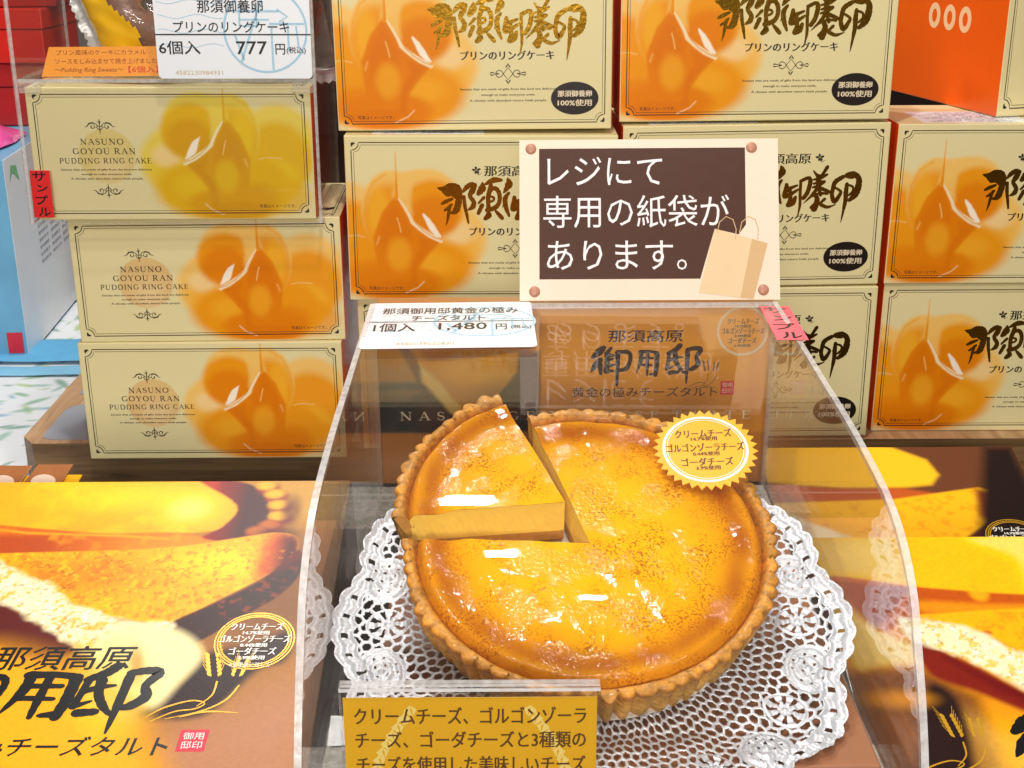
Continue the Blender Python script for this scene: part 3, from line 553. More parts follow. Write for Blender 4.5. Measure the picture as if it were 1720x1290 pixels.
price_card((-26.85, 104.50, -13.15), (0, R(.5), R(1.5)), 11.7, 9.8,
           [('那須御養卵', 5.75, 5.35, 4.9, .95), ('プリンのリングケーキ', 5.75, 3.85, 8.7, .85), ('6個入', 1.75, 2.32, 3.1, 1.0), ('777', 7.2, 2.3, 2.3, .95), ('円', 9.35, 2.2, .72, .78), ('(税込)', 10.55, 2.1, 1.45, .56)],
           'price card with 777 yen on the front of the sample case', 3.28, (8.3, 3.6, 3.1), ('4582230984931', 3.1, .45, 3.6, .33))
# orange note inside the case
o = thing('orange_note', (-36.2, 106.0, cz+11.3), 'orange handwritten note leaning inside the sample case below the wrapped cakes', 'note', rot=(R(-14), 0, R(1.5)))
MB().prism([(-.1, 0), (9.2, 0), (9.25, 2.25), (.55, 2.25)], -.04, 0, 0, FRONT).build('card', mat('orange_paper', lin('ffa02a'), .5, var=.02), o)
k = MB(); text(k, 'プリン風味のケーキにカラメル', 4.55, 1.82, 6.9, .4, .012, 0, FRONT); text(k, 'ソースをしみ込ませて焼き上げました。', 5.0, 1.15, 8.0, .42, .012, 0, FRONT); text(k, '～Pudding Ring Sweets～', 3.55, .45, 5.3, .44, .012, 0, FRONT, shear=.25)
k.build('lettering', mat('dark_red_brown_ink', lin('8a3410'), .5), o)
k = MB(); text(k, '【6個入】', 7.75, .5, 2.3, .5, .012, 0, FRONT, bold=.01); k.build('red_lettering', mat('red_ink', lin('d8341a'), .5), o)

# wrapped ring cakes on the shelf
M_film = acrylic('clear_wrapper_film', haze=.05, rough=.06, ior=1.6); M_yfilm = mat('yellow_wrapper_print', lin('f0b800'), .16, coat=.8, var=.08, nscale=120, bump=.5, bscale=140)
M_crimp = mat('crimped_wrapper_end', lin('d9d6d4'), .15, metal=.35, coat=.5, bump=.5, bscale=500)
M_cake = mat('baked_sponge', lin('c98a35'), .55, var=.3, nscale=150, bump=.8, bscale=300); M_caramel = mat('caramel_glaze', lin('8a5a44'), .3, coat=.4, var=.35, nscale=200, bump=.9, bscale=260)
def wrapped_cake(p, rot, label):
    o = thing('wrapped_cake', p, label, 'cake', 'wrapped ring cakes in the sample case', rot)
    def tor(u, v, r0, r1, lo): a, c = 2*math.pi*u, 2*math.pi*v; q = 1+.03*math.sin(5*a+9*c)+.02*math.sin(13*a); return ((r0+r1*math.cos(c))*math.cos(a)*q, r1*.9*math.sin(c)-.2, (r0+r1*math.cos(c))*math.sin(a)*q+lo)
    b = MB(); b.grid(lambda u, v: tor(u, v, 2.0, 1.45, 0), 48, 20); ck = b.build('cake', M_cake, o, smooth=True)
    b = MB(); b.grid(lambda u, v: tor(u, -.02-.42*v, 2.0, 1.5, .0), 48, 12); b.build('caramel_top', M_caramel, ck, smooth=True)
    b = MB(); NU, NV = 44, 26
    def pillow(sd):
        def fn(u, v):
            x = (u-.5)*11.5; z = (v-.5)*7.6; e = max(0, 1-abs(x/4.9)**3)**.5*max(0, 1-abs(z/3.85)**4)**.5
            wr = .12*math.sin(7*u*6+5*v*3)*math.sin(9*v+4*u)+.1*math.sin(30*v+10*u)*max(0, abs(x/5)-.55)
            if abs(x) > 5.0: wr += .12*math.sin(60*v)
            return (x+(.1 if (int(v*NV) % 2) else -.1 if u in (0, 1) else 0)*(u < .01 or u > .99), sd*(1.75*e+.03)+wr, z)
        return fn
    for sd in (-1, 1):
        mi = []
        for v in range(NV):
            for u in range(NU): q = (u+.5)/NU; mi.append(2 if q < .1 or q > .9 else 1 if q < .33+.05*math.sin(v*.3) else 0)
        b.grid(pillow(sd), NU, NV, mi)
    b.build('wrapper', [M_film, M_yfilm, M_crimp], o, smooth=True); return o
wc = wrapped_cake((-28.6, 110.2, -8.0), (R(-18), R(-24), R(4)), 'wrapped ring cake with yellow print, leaning behind the orange note')
c = dup(wc); c['label'] = 'wrapped ring cake just visible right of the 777 yen price card'; c.location = world((-18.6, 111.0, -9.2)); c.rotation_euler = (R(-20), R(80), R(-8))

# ---------------------------------------------------------------- things at the far left
a = Art(150, 110, .3, 'e9edf2'); rs = np.random.RandomState(4)
for i in range(2200):
    x, y = rs.rand()*150, rs.rand()*110; th = rs.rand()*180; c_ = ('7fb08a', '93bfae', '6fa6c4', 'a7c46a', '5f9a80')[rs.randint(5)]; L = .8+rs.rand()*1.5
    j = slice(max(0, int((y-3)/.3)), int((y+3)/.3)+1), slice(max(0, int((x-3)/.3)), int((x+3)/.3)+1)
    X_, Y_ = a.X[j]-x, a.Y[j]-y; cth, sth = math.cos(R(th)), math.sin(R(th)); u, v = (X_*cth+Y_*sth)/L, (-X_*sth+Y_*cth)/(L*.3)
    m = np.clip((1-np.sqrt(u*u+v*v))*2, 0, 1)*.75; a.c[j] += (np.array(lin(c_))-a.c[j])*m[..., None]
    if i % 25 == 0:
        m = np.clip((1-np.sqrt(X_**2+Y_**2)/.6)*3, 0, 1); a.c[j] += (np.array(lin(('e0a020', '2b6cb8')[i % 2]))-a.c[j])*m[..., None]
cl = a.build('table_cloth', print_mat('printed_cloth', .8), None, None, -150, 92, -49.5+ZC+.02); tag(cl, 'white table cloth printed with green leaves at the far left', 'table cloth')
def cloth_fold(y0, y1, h_, lab, cc):
    b = MB(); b.grid(lambda u, v: (-110+75*u, y0+(y1-y0)*v, -49.4+h_*max(0., math.sin(math.pi*min(1, .08+.84*v)))**.5+.06*math.sin(u*40)), 90, 10)
    o = b.build('folded_cloth', mat('blue_felt_%d' % int(y0), lin(cc), .85, var=.1, nscale=70, bump=.4, bscale=700), None, loc=(0, 0, ZC)); tag(o, lab, 'cloth')
cloth_fold(138.5, 141.5, .35, 'narrow light blue cloth strip lying nearer on the leaf printed table cloth', '86c4e6')
cloth_fold(142.5, 150.5, .8, 'wider sky blue folded cloth lying behind the narrow strip', '62b2e0')
g_ = thing('gift_box', (-54.8, 144.4, -49.2), 'large blue gift box with a white printed side and clear cover at the far left', 'box', rot=(0, 0, R(4.0)))
b = MB(); b.box((-40, 0, 0), (0, 34, 22.5), 0); b.m[3] = 1
b.build('carton', [mat('watercolour_blue', lin('6fb0d6'), .4, var=.35, nscale=14), mat('white_side', lin('eef1f8'), .4, var=.03)], g_, bevel=.12)
for p in [c for c in g_.children if c.name.startswith('carton')][0].data.polygons: p.material_index = 1 if p.normal.x > .9 else 0
k = MB(); SIDE = Matrix(((0, 0, 1, 0), (1, 0, 0, 0), (0, 1, 0, 0), (0, 0, 0, 1)))
for i in range(10):
    for q in range(3): text(k, ('名称菓子', '原材料名', '保存方法', '賞味期限')[(i+q) % 4], 12+q*5.3, 16.2-i*.85, 4.2, .42, .03, 0, SIDE)
k.build('small_print', mat('grey_print', lin('70747c'), .5), g_)
k = MB(); k.stroke([(1.6, 19.8), (2.6, 21), (4.2, 20.6), (5, 19.4)], [.1, .9, 1.2, .2], .03, 0, SIDE); k.build('leaf_mark', mat('green_print', lin('7fbf8a'), .5), g_)
b = MB(); b.box((-2.1, -.12, .6), (-.4, -.02, 3.0)); b.build('red_sticker', mat('red_sticker', lin('d8203a'), .4), g_)
def crate(p, s_, rz, col, lab, nm='red_box', cat='box', grp='red boxes at the far left'):
    o = thing(nm, p, lab, cat, grp, rot=(0, 0, R(rz))); m = mat('%s_board' % nm if p[2] < -20 else '%s_lid_board' % nm, lin(col), .35, coat=.3, var=.3, nscale=12)
    MB().box((0, 0, 0), (s_[0], s_[1], s_[2]*.62)).build('base', m, o, bevel=.15)
    MB().box((-.15, -.15, s_[2]*.63), (s_[0]+.15, s_[1]+.15, s_[2])).build('lid', m, o, bevel=.15)
crate((-75, 166, -26.6), (19, 20, 7.5), 3, 'b01818', 'lowest bright red gift box behind the sample case')
crate((-74, 167, -19.0), (18, 18, 6.4), -4, 'd4241a', 'middle red gift box of the blurred stack at the top left')
crate((-74.6, 167, -12.5), (20, 20, 7), 2, 'a81414', 'upper dark red gift box at the top left corner')
crate((-62, 172, -49.3), (9, 24, 27), 0, '5a2a18', 'tall brown carton standing behind the sample case', 'brown_carton', 'box', None)
b = MB(); b.grid(lambda u, v: (-66+9*u+.3*math.sin(v*5), 150+10*v, -26.4+2.1*math.sin(math.pi*u)**.7*math.sin(math.pi*(.06+.88*v))**.6+.05*math.sin(13*u+9*v)), 40, 24)
o = b.build('pink_pouch', mat('pink_film', lin('e85aa8'), .2, coat=.5, var=.15), None, smooth=True, loc=(0, 0, ZC)); tag(o, 'glossy pink pouch lying on the blue gift box', 'pouch')
o = thing('shelf_post', (-52.6, 168, -49.4), 'slim grey metal shelf post behind the wrapped cakes', 'post'); MB().box((0, 0, 0), (1.6, 1.6, 62)).build('post', mat('brushed_steel', lin('8f8b86'), .3, metal=.8), o, bevel=.1); MB().box((-1.5, -1, -.0), (3.1, 2.6, .6)).build('foot', mat('dark_steel', lin('4a4744'), .4, metal=.6), o, bevel=.1)

LP = {
  'top': [(-21.26, 0.52), (-11.16, 0.43), (-8.15, -0.01), (-6.14, -1.39), (-5.72, -3.0), (-6.47, -4.04), (-8.57, -4.34), (-12.26, -4.36), (-15.12, -4.06), (-18.02, -3.66), (-19.95, -3.45)],
  'wall': [(-19.98, -3.36), (-18.02, -3.66), (-15.12, -4.06), (-12.26, -4.36), (-8.57, -4.34), (-7.12, -4.73), (-5.36, -5.2), (-9.22, -5.66), (-17.31, -5.96), (-19.12, -5.94)],
  'crustR': [(-8.33, 0.1), (-5.5, -0.39), (-4.22, -2.14), (-4.31, -4.05), (-5.39, -4.97), (-7.27, -4.72), (-6.36, -3.8), (-5.92, -2.13)],
  'bump': [(-5.15, -1.64), (-4.12, -2.14), (-4.03, -3.82), (-5.08, -4.05)],
  'slice': [(-19.15, -5.85), (-17.35, -5.82), (-9.26, -5.48), (-5.14, -4.65), (-3.5, -4.34), (-2.43, -4.76), (-2.43, -6.12), (-3.76, -7.72), (-5.83, -9.38), (-7.58, -10.74), (-9.0, -10.73), (-11.75, -9.99), (-14.56, -8.19), (-17.11, -6.58), (-19.33, -5.31)],
  'cut': [(-19.26, -5.54), (-17.16, -6.44), (-14.83, -7.77), (-12.1, -9.74), (-9.57, -10.73), (-7.69, -10.9), (-7.82, -11.99), (-8.58, -13.86), (-12.02, -12.23), (-14.49, -10.45), (-16.3, -9.22), (-18.46, -7.95)],
  'cream': [(-9.68, -10.89), (-7.18, -11.3), (-5.76, -12.84), (-6.5, -14.67), (-7.42, -16.07), (-9.13, -15.01), (-11.03, -12.8)],
  'crustS': [(-7.69, -10.9), (-5.81, -9.51), (-3.74, -7.85), (-2.25, -5.67), (-1.9, -7.22), (-2.71, -8.91), (-4.48, -10.53), (-6.18, -12.08), (-7.27, -12.26)],
  'crustE': [(-3.78, -4.52), (-2.37, -4.76), (-2.16, -6.34), (-3.45, -7.86), (-4.14, -7.2)],
  'shade1': [(-18.32, -8.37), (-16.3, -9.22), (-14.14, -10.65), (-11.69, -12.42), (-13.42, -13.16), (-15.31, -12.39), (-17.37, -11.22)],
  'shade2': [(-6.5, -14.67), (-5.62, -12.84), (-3.64, -12.29), (-1.81, -11.34), (-1.83, -13.24), (-3.1, -13.97), (-4.83, -16.43), (-6.87, -16.75), (-8.0, -16.4)],
  'glowBL': [(-16.74, -13.13), (-12.22, -13.54), (-8.88, -16.06), (-6.58, -19.36), (-5.75, -23.22), (-13.41, -23.17)],
  'text': [(-15.14, -12.96), (-9.05, -13.0), (-14.41, -15.32), (-7.97, -15.37), (-9.31, -15.36), (-13.52, -18.2), (-6.19, -18.15), (-3.41, -11.91), (-5.09, -15.03), (-5.2, -17.93)],
}
RP = {
  'top': [(-0.36, 0.12), (14.49, 0.0), (13.04, -4.21), (9.79, -4.63), (5.13, -4.06), (3.14, -3.91), (-0.96, -3.19)],
  'pale': [(8.55, -0.19), (10.64, -1.89), (10.71, -4.19), (12.89, -4.65), (14.49, 0.0)],
  'wall': [(0.06, -3.29), (5.13, -4.06), (10.41, -4.63), (12.96, -4.43), (12.39, -6.09), (4.78, -6.07), (2.09, -7.15)],
  'slice': [(4.45, -6.15), (4.79, -6.03), (12.47, -5.87), (11.17, -9.64), (9.11, -8.75), (7.2, -7.19)],
  'cut': [(3.19, -6.31), (4.56, -6.32), (6.65, -7.01), (9.09, -8.83), (10.9, -10.42), (10.19, -12.47), (8.35, -11.16), (6.51, -9.61), (4.38, -8.19), (3.74, -7.78)],
  'under': [(3.71, -7.9), (4.53, -8.19), (6.48, -9.68), (8.29, -11.35), (10.13, -12.65), (9.76, -13.73), (7.91, -12.56), (6.01, -11.33), (4.02, -10.17)],
  'creamL': [(-0.03, -4.11), (2.09, -7.15), (4.04, -8.39), (4.13, -9.19), (1.55, -9.57), (0.42, -9.36)],
  'black': [(3.88, -10.75), (4.82, -11.51), (4.93, -13.16), (4.51, -16.09), (3.74, -19.25), (0.92, -19.24), (2.98, -12.6)],
  'spot': [(1.12, -11.48), (2.92, -11.12), (3.35, -11.69), (1.84, -12.05)],
  'marks': [(4.54, -14.56), (7.08, -13.42), (8.59, -10.4)],
}

# ---------------------------------------------------------------- flat cheese tart boxes (top panel printed with a photograph)
TW, TD, TH_ = 27.0, 27.0, 5.0
M_seal = mat('red_seal_ink', lin('d8243c'), .45); M_wheat = mat('gold_ink', lin('d6a028'), .35, metal=.3); M_whiteink = mat('white_ink', lin('f4efe6'), .45)
M_blackbrush = mat('black_brush_ink', lin('0c0b0d'), .3, coat=.3)
M_mirror_brown = mat('brown_glossy_board', lin('a8703f'), .28, coat=.4, var=.1, nscale=30)
def wheat(mb, x, y, h_, z, M=None, tilt=12):
    for q, (dx, hh, tl) in enumerate(((0, h_, tilt), (.62*h_, h_*.82, -tilt*.6))):
        d = (math.sin(R(-tl)), math.cos(R(-tl)))
        for i in range(6):
            for sg in (-1, 1):
                px, py = x+dx+d[0]*hh*i/6.5+sg*.1*hh, y+d[1]*hh*i/6.5; a = (d[0]+sg*.5, d[1])
                mb.stroke([(px+a[0]*t*hh*.2, py+a[1]*t*hh*.2) for t in (0, .4, .8, 1)], [.02, .12*hh, .09*hh, .01], z+.001*(i % 2), 0, M)
                mb.stroke([(px+a[0]*hh*.2, py+a[1]*hh*.2), (px+a[0]*hh*.42+d[0]*.1, py+a[1]*hh*.5)], .018*hh, z, 0, M)
    for q, (P, W) in enumerate((([(-1.65, -1.5), (-1.2, -1.15), (-.5, -.9), (-.1, -1.0), (-.35, -1.2), (-.9, -1.3), (-1.5, -1.65)], [.03, .06, .05, .04, .05, .05, .03]), ([(.75, -.35), (.45, -.9), (-.2, -1.3), (-1.1, -1.55)], [.05, .06, .05, .02]), ([(-.7, -1.5), (0, -1.3), (.9, -1.35)], [.02, .07, .02]), ([(.1, -.2), (.05, -.7), (-.3, -1.1)], [.06, .05, .03]))):
        ribbon(mb, [(x+a_*h_, y+b_*h_) for a_, b_ in P], [w_*h_ for w_ in W], z+.001+q*.0005, 0, M)
CHEESE = (('クリームチーズ', .55, 1.7, .36), ('14.7%使用', .27, .85, .2), ('ゴルゴンゾーラチーズ', .0, 2.3, .36), ('0.44%使用', -.28, .85, .2), ('ゴーダチーズ', -.55, 1.5, .36), ('3.9%使用', -.83, .85, .2))
def cheese_lines(mb, cx, cy_, s, z, M=None, slope=0, last=False):
    for t, y, w_, h_ in CHEESE: text(mb, t, cx, cy_+y*s, w_*s, h_*s*.9, z, 0, M, bold=.01, thick=.02*s, slope=slope)
    if last: text(mb, '※全重量に対して', cx, cy_-1.13*s, 1.3*s, .22*s, z, 0, M, slope=slope)
def brush(mb, chars, z, M=None, shear=0.):
    for i, (ch, x, y, w_, h_) in enumerate(chars): brush_fit(mb, '邸御' if ch == '御' else ch, x, y, w_, h_, z+i*.0004, M, shear)
def tart_box(p, label, rz=0, W_=TW, D_=TD):
    o = thing('cheese_tart_box', p, label, 'box', 'flat cheese tart boxes with photo lids', rot=(R(14.8), 0, R(rz)))
    MB().box((-W_, -D_, -TH_), (0, 0, 0)).build('carton', M_mirror_brown, o, bevel=.08); return o
def smooth_poly(P, n=5):
    N = len(P); o = []
    for i in range(N):
        a, b_, c, d = P[i-1], P[i], P[(i+1) % N], P[(i+2) % N]
        for k in range(n):
            t = k/n; o.append(tuple(.5*(2*b_[j]+(c[j]-a[j])*t+(2*a[j]-5*b_[j]+4*c[j]-d[j])*t*t+(3*b_[j]-a[j]-3*c[j]+d[j])*t**3) for j in (0, 1)))
    return o
def left_art():
    a = Art(TW-.1, TD-.1, .055, 'a8743f'); t = lambda k: smooth_poly([(x+TW, y+TD) for x, y in LP[k]]); st_ = a._st
    def inside(k, soft=.4): return st_(a.sdf(t(k))/soft+.5)
    a.put('c08a44', st_((a.Y-17)/10)*.8); a.poly('b88468', [(16, 0), (27, 0), (27, 13), (20, 9.5)], 4, .9); a.poly('5a2a1c', [(22, 13), (27, 16), (27, 22), (21, 24)], 4, .6); a.ell('c89a50', 25, 25.5, 3, 2, 2, .7)
    m = inside('top', .2); a.put('ffb400', m); a.put('ffd428', m*st_(1-np.hypot((a.X-15)/7, (a.Y-25.6)/2))); a.put('ffe88c', m*.9*st_(1-np.hypot((a.X-18.6)/2.6, (a.Y-24.6)/2.2))); a.put('f09800', m*.6*st_((23.6-a.Y)/1.2)*st_((16-a.X)/4)); a.grain('ffe070', 1.4, .5, .8, .4, m, 31)
    m = inside('wall', .22); a.put('b8562c', m); a.put('f0921c', m*st_((a.X-11)/7)); a.put('7e1a14', m*st_((22.75-a.Y)/.5-.1)*0); a.put('d8741c', m*.8*st_((a.Y-22.3)/.5)); a.grain('f4a63c', .8, .5, .8, .6, m, 33)
    a.line('f7b040', [(8, 23.2), (10.5, 22.75), (13, 22.6), (15.5, 22.5), (18, 22.2)], [.1, .16, .12, .2, .1], .2, .9)
    m = inside('crustR', .25); a.put('7e1612', m); a.put('3c0812', m*st_((a.X-20.2)/1.6)); a.put('c04a14', m*st_((20.3-a.X)/.9)*.8)
    for i, (x, y) in enumerate(((-4.6, -.5), (-4.05, -1.2), (-3.75, -2.1), (-3.6, -3.0), (-4.0, -3.7), (-4.6, -4.2))):
        a.ell('8a2a14', x+TW+.15, y+TD-.25, .62, .52, .4, .9); a.ell('f0b83c' if i < 4 else 'b86a20', x+TW, y+TD, .5, .36, .35, .95)
    a.ell('5a1a14', -3.0+TW, -2.6+TD, .5, 1.2, .6, .7); a.ell('46140f', -3.5+TW, -4.5+TD, 1.0, .5, .6, .8)
    m = inside('slice', .14); a.put('ffb60c', m); a.put('ffdc4a', m*.85*st_(1.1-np.hypot((a.X-21)/4.2, (a.Y-20.4)/1.7))); a.put('e08a04', m*.75*st_(1.1-np.hypot((a.X-14)/6, (a.Y-19.6)/1.9)))
    a.grain('c87404', .32, .55, .75, .55, m, 5); a.grain('ffe27a', .22, .6, .8, .5, m, 9); a.grain('9a4c04', .14, .68, .8, .6, m, 12)
    for x0, y0, L in ((11.5, 20.2, 1.2), (15.2, 20.5, .9), (18.5, 19.9, 1.0), (13.4, 18.7, .7), (20.6, 21.3, .8)): a.line('8a4204', [(x0+L*q/6, y0+.16*math.sin(q*2.3+x0)) for q in range(7)], .05, .07, .8)
    g = st_(a.sdf(t('crustE'))/1.2+.55); a.put('b8480c', m*g*.9); a.put('4a0a10', m*g*st_((a.X-23.3)/1.1)); a.grain('e08a2c', .25, .58, .8, .6, m*g, 15)
    m = inside('crustS', .22); a.put('5a1410', m); a.put('2c060e', m*st_((17.3+ (a.X-20)*.75-a.Y)/1.1)); a.grain('a84a1c', .4, .6, .85, .5, m, 17)
    a.poly('5a1c18', t('shade1'), .6); a.poly('240610', t('shade2'), .6)
    m = st_((a.sdf(t('cut'))+.35*(a.noise(.8, 3)-.5)*2)/.5+.5); a.put('fff4cc', m); a.put('f4cc74', m*.8*st_((15.8-a.Y+(12-a.X)*-.0)/2.5)); a.grain('eab848', .3, .5, .72, .8, m, 3); a.grain('8e5a2a', .16, .64, .82, .6, m, 8); a.grain('ffffff', .2, .6, .8, .7, m, 14)
    a.poly('fff0bc', t('cream'), .7, .97); a.poly('ffb628', t('glowBL'), 3.0, .97); a.ell('ffd77a', 17.5, 12.2, 1.6, 2.6, 2, .7, 20); a.ell('c4701c', 18.3, 13.6, .3, 1.0, .5, .6, 15)
    a.c *= (.93+.14*a.noise(.14, 21, 2))[..., None]; return a
def right_art():
    a = Art(TW-.1, TD-.1, .06, 'e89a34'); t = lambda k: smooth_poly([(x, y+TD) for x, y in RP[k]])
    a.poly('7a4a30', [(0, 0), (6, 0), (6, 15.4), (3.6, 17.4), (-1, 17)], 1.2, .95); a.poly('ffcf78', [(5, 14), (27, 10), (27, 0), (6, 0)], 3, .55)
    a.poly('ffc21a', t('top'), .2); a.poly('fce088', [(0, 27), (4.5, 27), (4.5, 23.5), (0, 24)], 1.5, .85); a.poly('ffe28a', t('pale'), 1.4, .85)
    a.poly('c0602a', t('wall'), .25); a.line('f0a038', [(5, 21.5), (8, 21.2), (13, 21.1)], [.9, 1.0, 1.0], .6, .85); a.ell('ffbb38', 8, 22.5, .5, .6, .4, .8); a.poly('8a2a26', [(.1, 23.6), (4.6, 22.9), (2.1, 19.9)], .4)
    a.poly('f8d98a', t('creamL'), .7, .95); a.poly('ffba14', t('slice'), .2); m = a._st(a.sdf(t('slice'))/.3); a.grain('e09008', .4, .5, .75, .5, m); a.ell('c05a10', 7.6, 19.6, .25, .18, .2, .9)
    a.poly('7e2a1c', t('under'), .5); a.poly('5e1210', [(5, 18), (8.4, 15.6), (10.3, 14.3), (10.1, 13.5), (7, 15.8)], .8, .7)
    a.poly('fff4cc', t('cut'), .45, 1, .3); m = a._st(a.sdf(t('cut'))/.4+.4); a.grain('f0c860', .3, .5, .72, .8, m, 3); a.grain('8e5a2a', .16, .64, .82, .6, m, 8); a.grain('ffffff', .2, .6, .8, .7, m, 14)
    a.c *= (.9+.2*a.noise(.16, 21, 2))[..., None]; a.poly('24100e', t('black'), .7); a.ell('f6a838', 2.1, TD-11.7, 1.3, .5, .9, .9); a.ell('fff0b0', 10.5, 13.2, 1.5, .7, 1.6, .5); return a
def mirror_lettering(o, dx):
    k = MB(); Z = .02; X = lambda x: x+dx
    text(k, '那須高原', X(-12.1), -13.0, 6.4, 1.5, Z, nib=.018, shear=.12); brush(k, (('御', X(-16.3), -15.6, 4.0, 4.0), ('用', X(-12.6), -15.3, 3.3, 2.9), ('邸', X(-9.25), -15.5, 3.6, 4.3)), Z, None, .1)
    text(k, '黄金の極みチーズタルト', X(-12.7), -18.2, 13, 1.1, Z, nib=.018, shear=.12); k.build('lettering', M_blackbrush, o)
    k = MB(); wheat(k, X(-4.9), -14.2, 1.6, .02, None, 14); k.build('wheat_mark', M_wheat, o)
    k = MB(); k.prism([(X(-5.85), -18.5), (X(-4.6), -18.5), (X(-4.55), -17.3), (X(-5.8), -17.3)], .012, .018); sl = k.build('seal', M_seal, o)
    k = MB(); text(k, '御用', X(-5.2), -17.65, .9, .4, .022); text(k, '邸印', X(-5.2), -18.15, .9, .4, .022); k.build('seal_lettering', M_whiteink, sl)
    sticker(o, X(-3.42), -11.95)
def sticker(o, x, y):
    k = MB()
    for r_ in (1.86, 1.72, 1.6): k.ring(x, y, r_, r_*.97, .07, .02)
    rg = k.build('round_seal_mark', M_wheat, o); k = MB(); cheese_lines(k, x, y+.1, 1.45, .03, None, 0, True); k.build('round_seal_lettering', M_whiteink, rg)
P_L = (-8.75, 66.8, -29.9)
tb = tart_box(P_L, 'cheese tart box at lower left, black brush lettering and slice photo on its lid')
left_art().build('photo_lid', M_gloss, tb, None, -TW+.05, -TD+.05, .01, .87, 1.22); mirror_lettering(tb, 0)
def below(o, k, lab, dx=0, dy=0):
    c = dup(o); n = Vector((0, -math.sin(R(14.8)), math.cos(R(14.8)))); c.location = o.location+(Vector((dx, dy, 0))-n*(TH_+.03)*k)*CM; c['label'] = lab; return c
below(tb, 1, 'cheese tart box directly beneath the lower left lid with the slice photo', -.25, .15)
P_R = (16.25, 66.4, -33.3)
tr = tart_box((P_R[0]+TW, P_R[1], P_R[2]), 'cheese tart box at lower right, slice photo and gold wheat ears on its lid')
right_art().build('photo_lid', M_gloss, tr, None, -TW+.05, -TD+.05, .01, .87, 1.22)
k = MB(); wheat(k, -TW+4.35, -14.0, 1.5, .02, None, 8); k.build('wheat_mark', M_wheat, tr)
k = MB(); brush(k, (('御', -TW+8.6, -14.6, 4.0, 4.0), ('用', -TW+12.4, -14.4, 3.3, 2.9), ('邸', -TW+15.9, -14.5, 3.6, 4.3)), .02, None, .1); text(k, '那須高原', -TW+12.5, -12.0, 6, 1.4, .02, nib=.018); k.build('lettering', M_blackbrush, tr)
tb2 = tart_box((33.9, 84.1, -35.4), 'cheese tart box in the shade behind the lower right one, under the wooden tray edge', 0, 17.2, 17.5)
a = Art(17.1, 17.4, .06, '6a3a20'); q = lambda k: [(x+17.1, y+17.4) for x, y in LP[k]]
a.poly('ffc01c', q('top'), .5); a.poly('c0561a', q('wall'), .5); a.poly('ffb812', q('slice'), .3); m = a._st(a.sdf(q('slice'))/.4); a.grain('d88406', .5, .5, .78, .5, m); a.poly('5a120c', q('crustS'), .7); a.poly('8f3a10', q('crustE'), .8); a.grain('c8641a', .35, .55, .85, .5, a._st(a.sdf(q('crustE'))/.5+.5))
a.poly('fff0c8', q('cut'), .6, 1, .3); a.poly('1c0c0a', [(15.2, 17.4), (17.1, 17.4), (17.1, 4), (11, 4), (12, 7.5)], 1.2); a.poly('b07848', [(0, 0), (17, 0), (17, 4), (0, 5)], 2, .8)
a.build('photo_lid', M_gloss, tb2, None, -17.15, -17.45, .01); sticker(tb2, -2.6, -9.4)
# black risers that carry the boxes and the tart case
M_riser = mat('black_riser', lin('0e0c0b'), .5)
def riser(p, P, lab):
    o = thing('display_riser', p, lab, 'riser'); YZ = Matrix(((0, 0, 1, 0), (1, 0, 0, 0), (0, 1, 0, 0), (0, 0, 0, 1)))
    MB().prism(P, 0, 24.3, 0, YZ).build('block', M_riser, o); return o
riser((-8.4, 0, 0), [(41, -60), (80.5, -60), (80.5, -35.75), (41, -35.75)], 'black riser block under the clear tart case').location = world((-8.4, 0, 0))
riser((-33.4, 0, 0), [(43, -60), (66, -60), (66, -41.3), (43, -47.4)], 'sloping black riser under the left tart boxes').location = world((-33.4, 0, 0))
riser((16.6, 0, 0), [(43, -60), (66, -60), (66, -39.2), (43, -45.3)], 'sloping black riser under the right tart box').location = world((16.6, 0, 0))
# two small sachets standing behind the left box
def sachet(p, rot, lab):
    o = thing('sachet', p, lab, 'sachet', 'small sachets behind the left tart box', rot)
    MB().prism([(0, 0), (2.15, 0), (2.75, 1.35), (.75, 1.35)], 0, .12).build('brown_face', mat('brown_sachet_print', lin('a5683c'), .25, coat=.5, var=.2, nscale=80) if 'brown_sachet_print' not in bpy.data.materials else bpy.data.materials['brown_sachet_print'], o, bevel=.03)
    MB().prism([(1.9, -.1), (3.0, -.1), (3.3, .75), (2.2, .75)], -.1, -.02).build('yellow_flap', bpy.data.materials.get('yellow_sachet_print') or mat('yellow_sachet_print', lin('f2b40a'), .3), o)
    MB().ellipse(1.2, .3, .7, .42, .124).build('pale_spot', bpy.data.materials.get('pale_sachet_print') or mat('pale_sachet_print', lin('e6c9b4'), .4), o); return o
sachet((-27.6, 69.0, -31.2), (R(42), 0, 0), 'brown sachet with a yellow flap behind the left tart box, right one of two')
sachet((-30.0, 69.2, -31.3), (R(40), 0, R(-2)), 'brown sachet cut off by the left picture edge behind the left tart box')

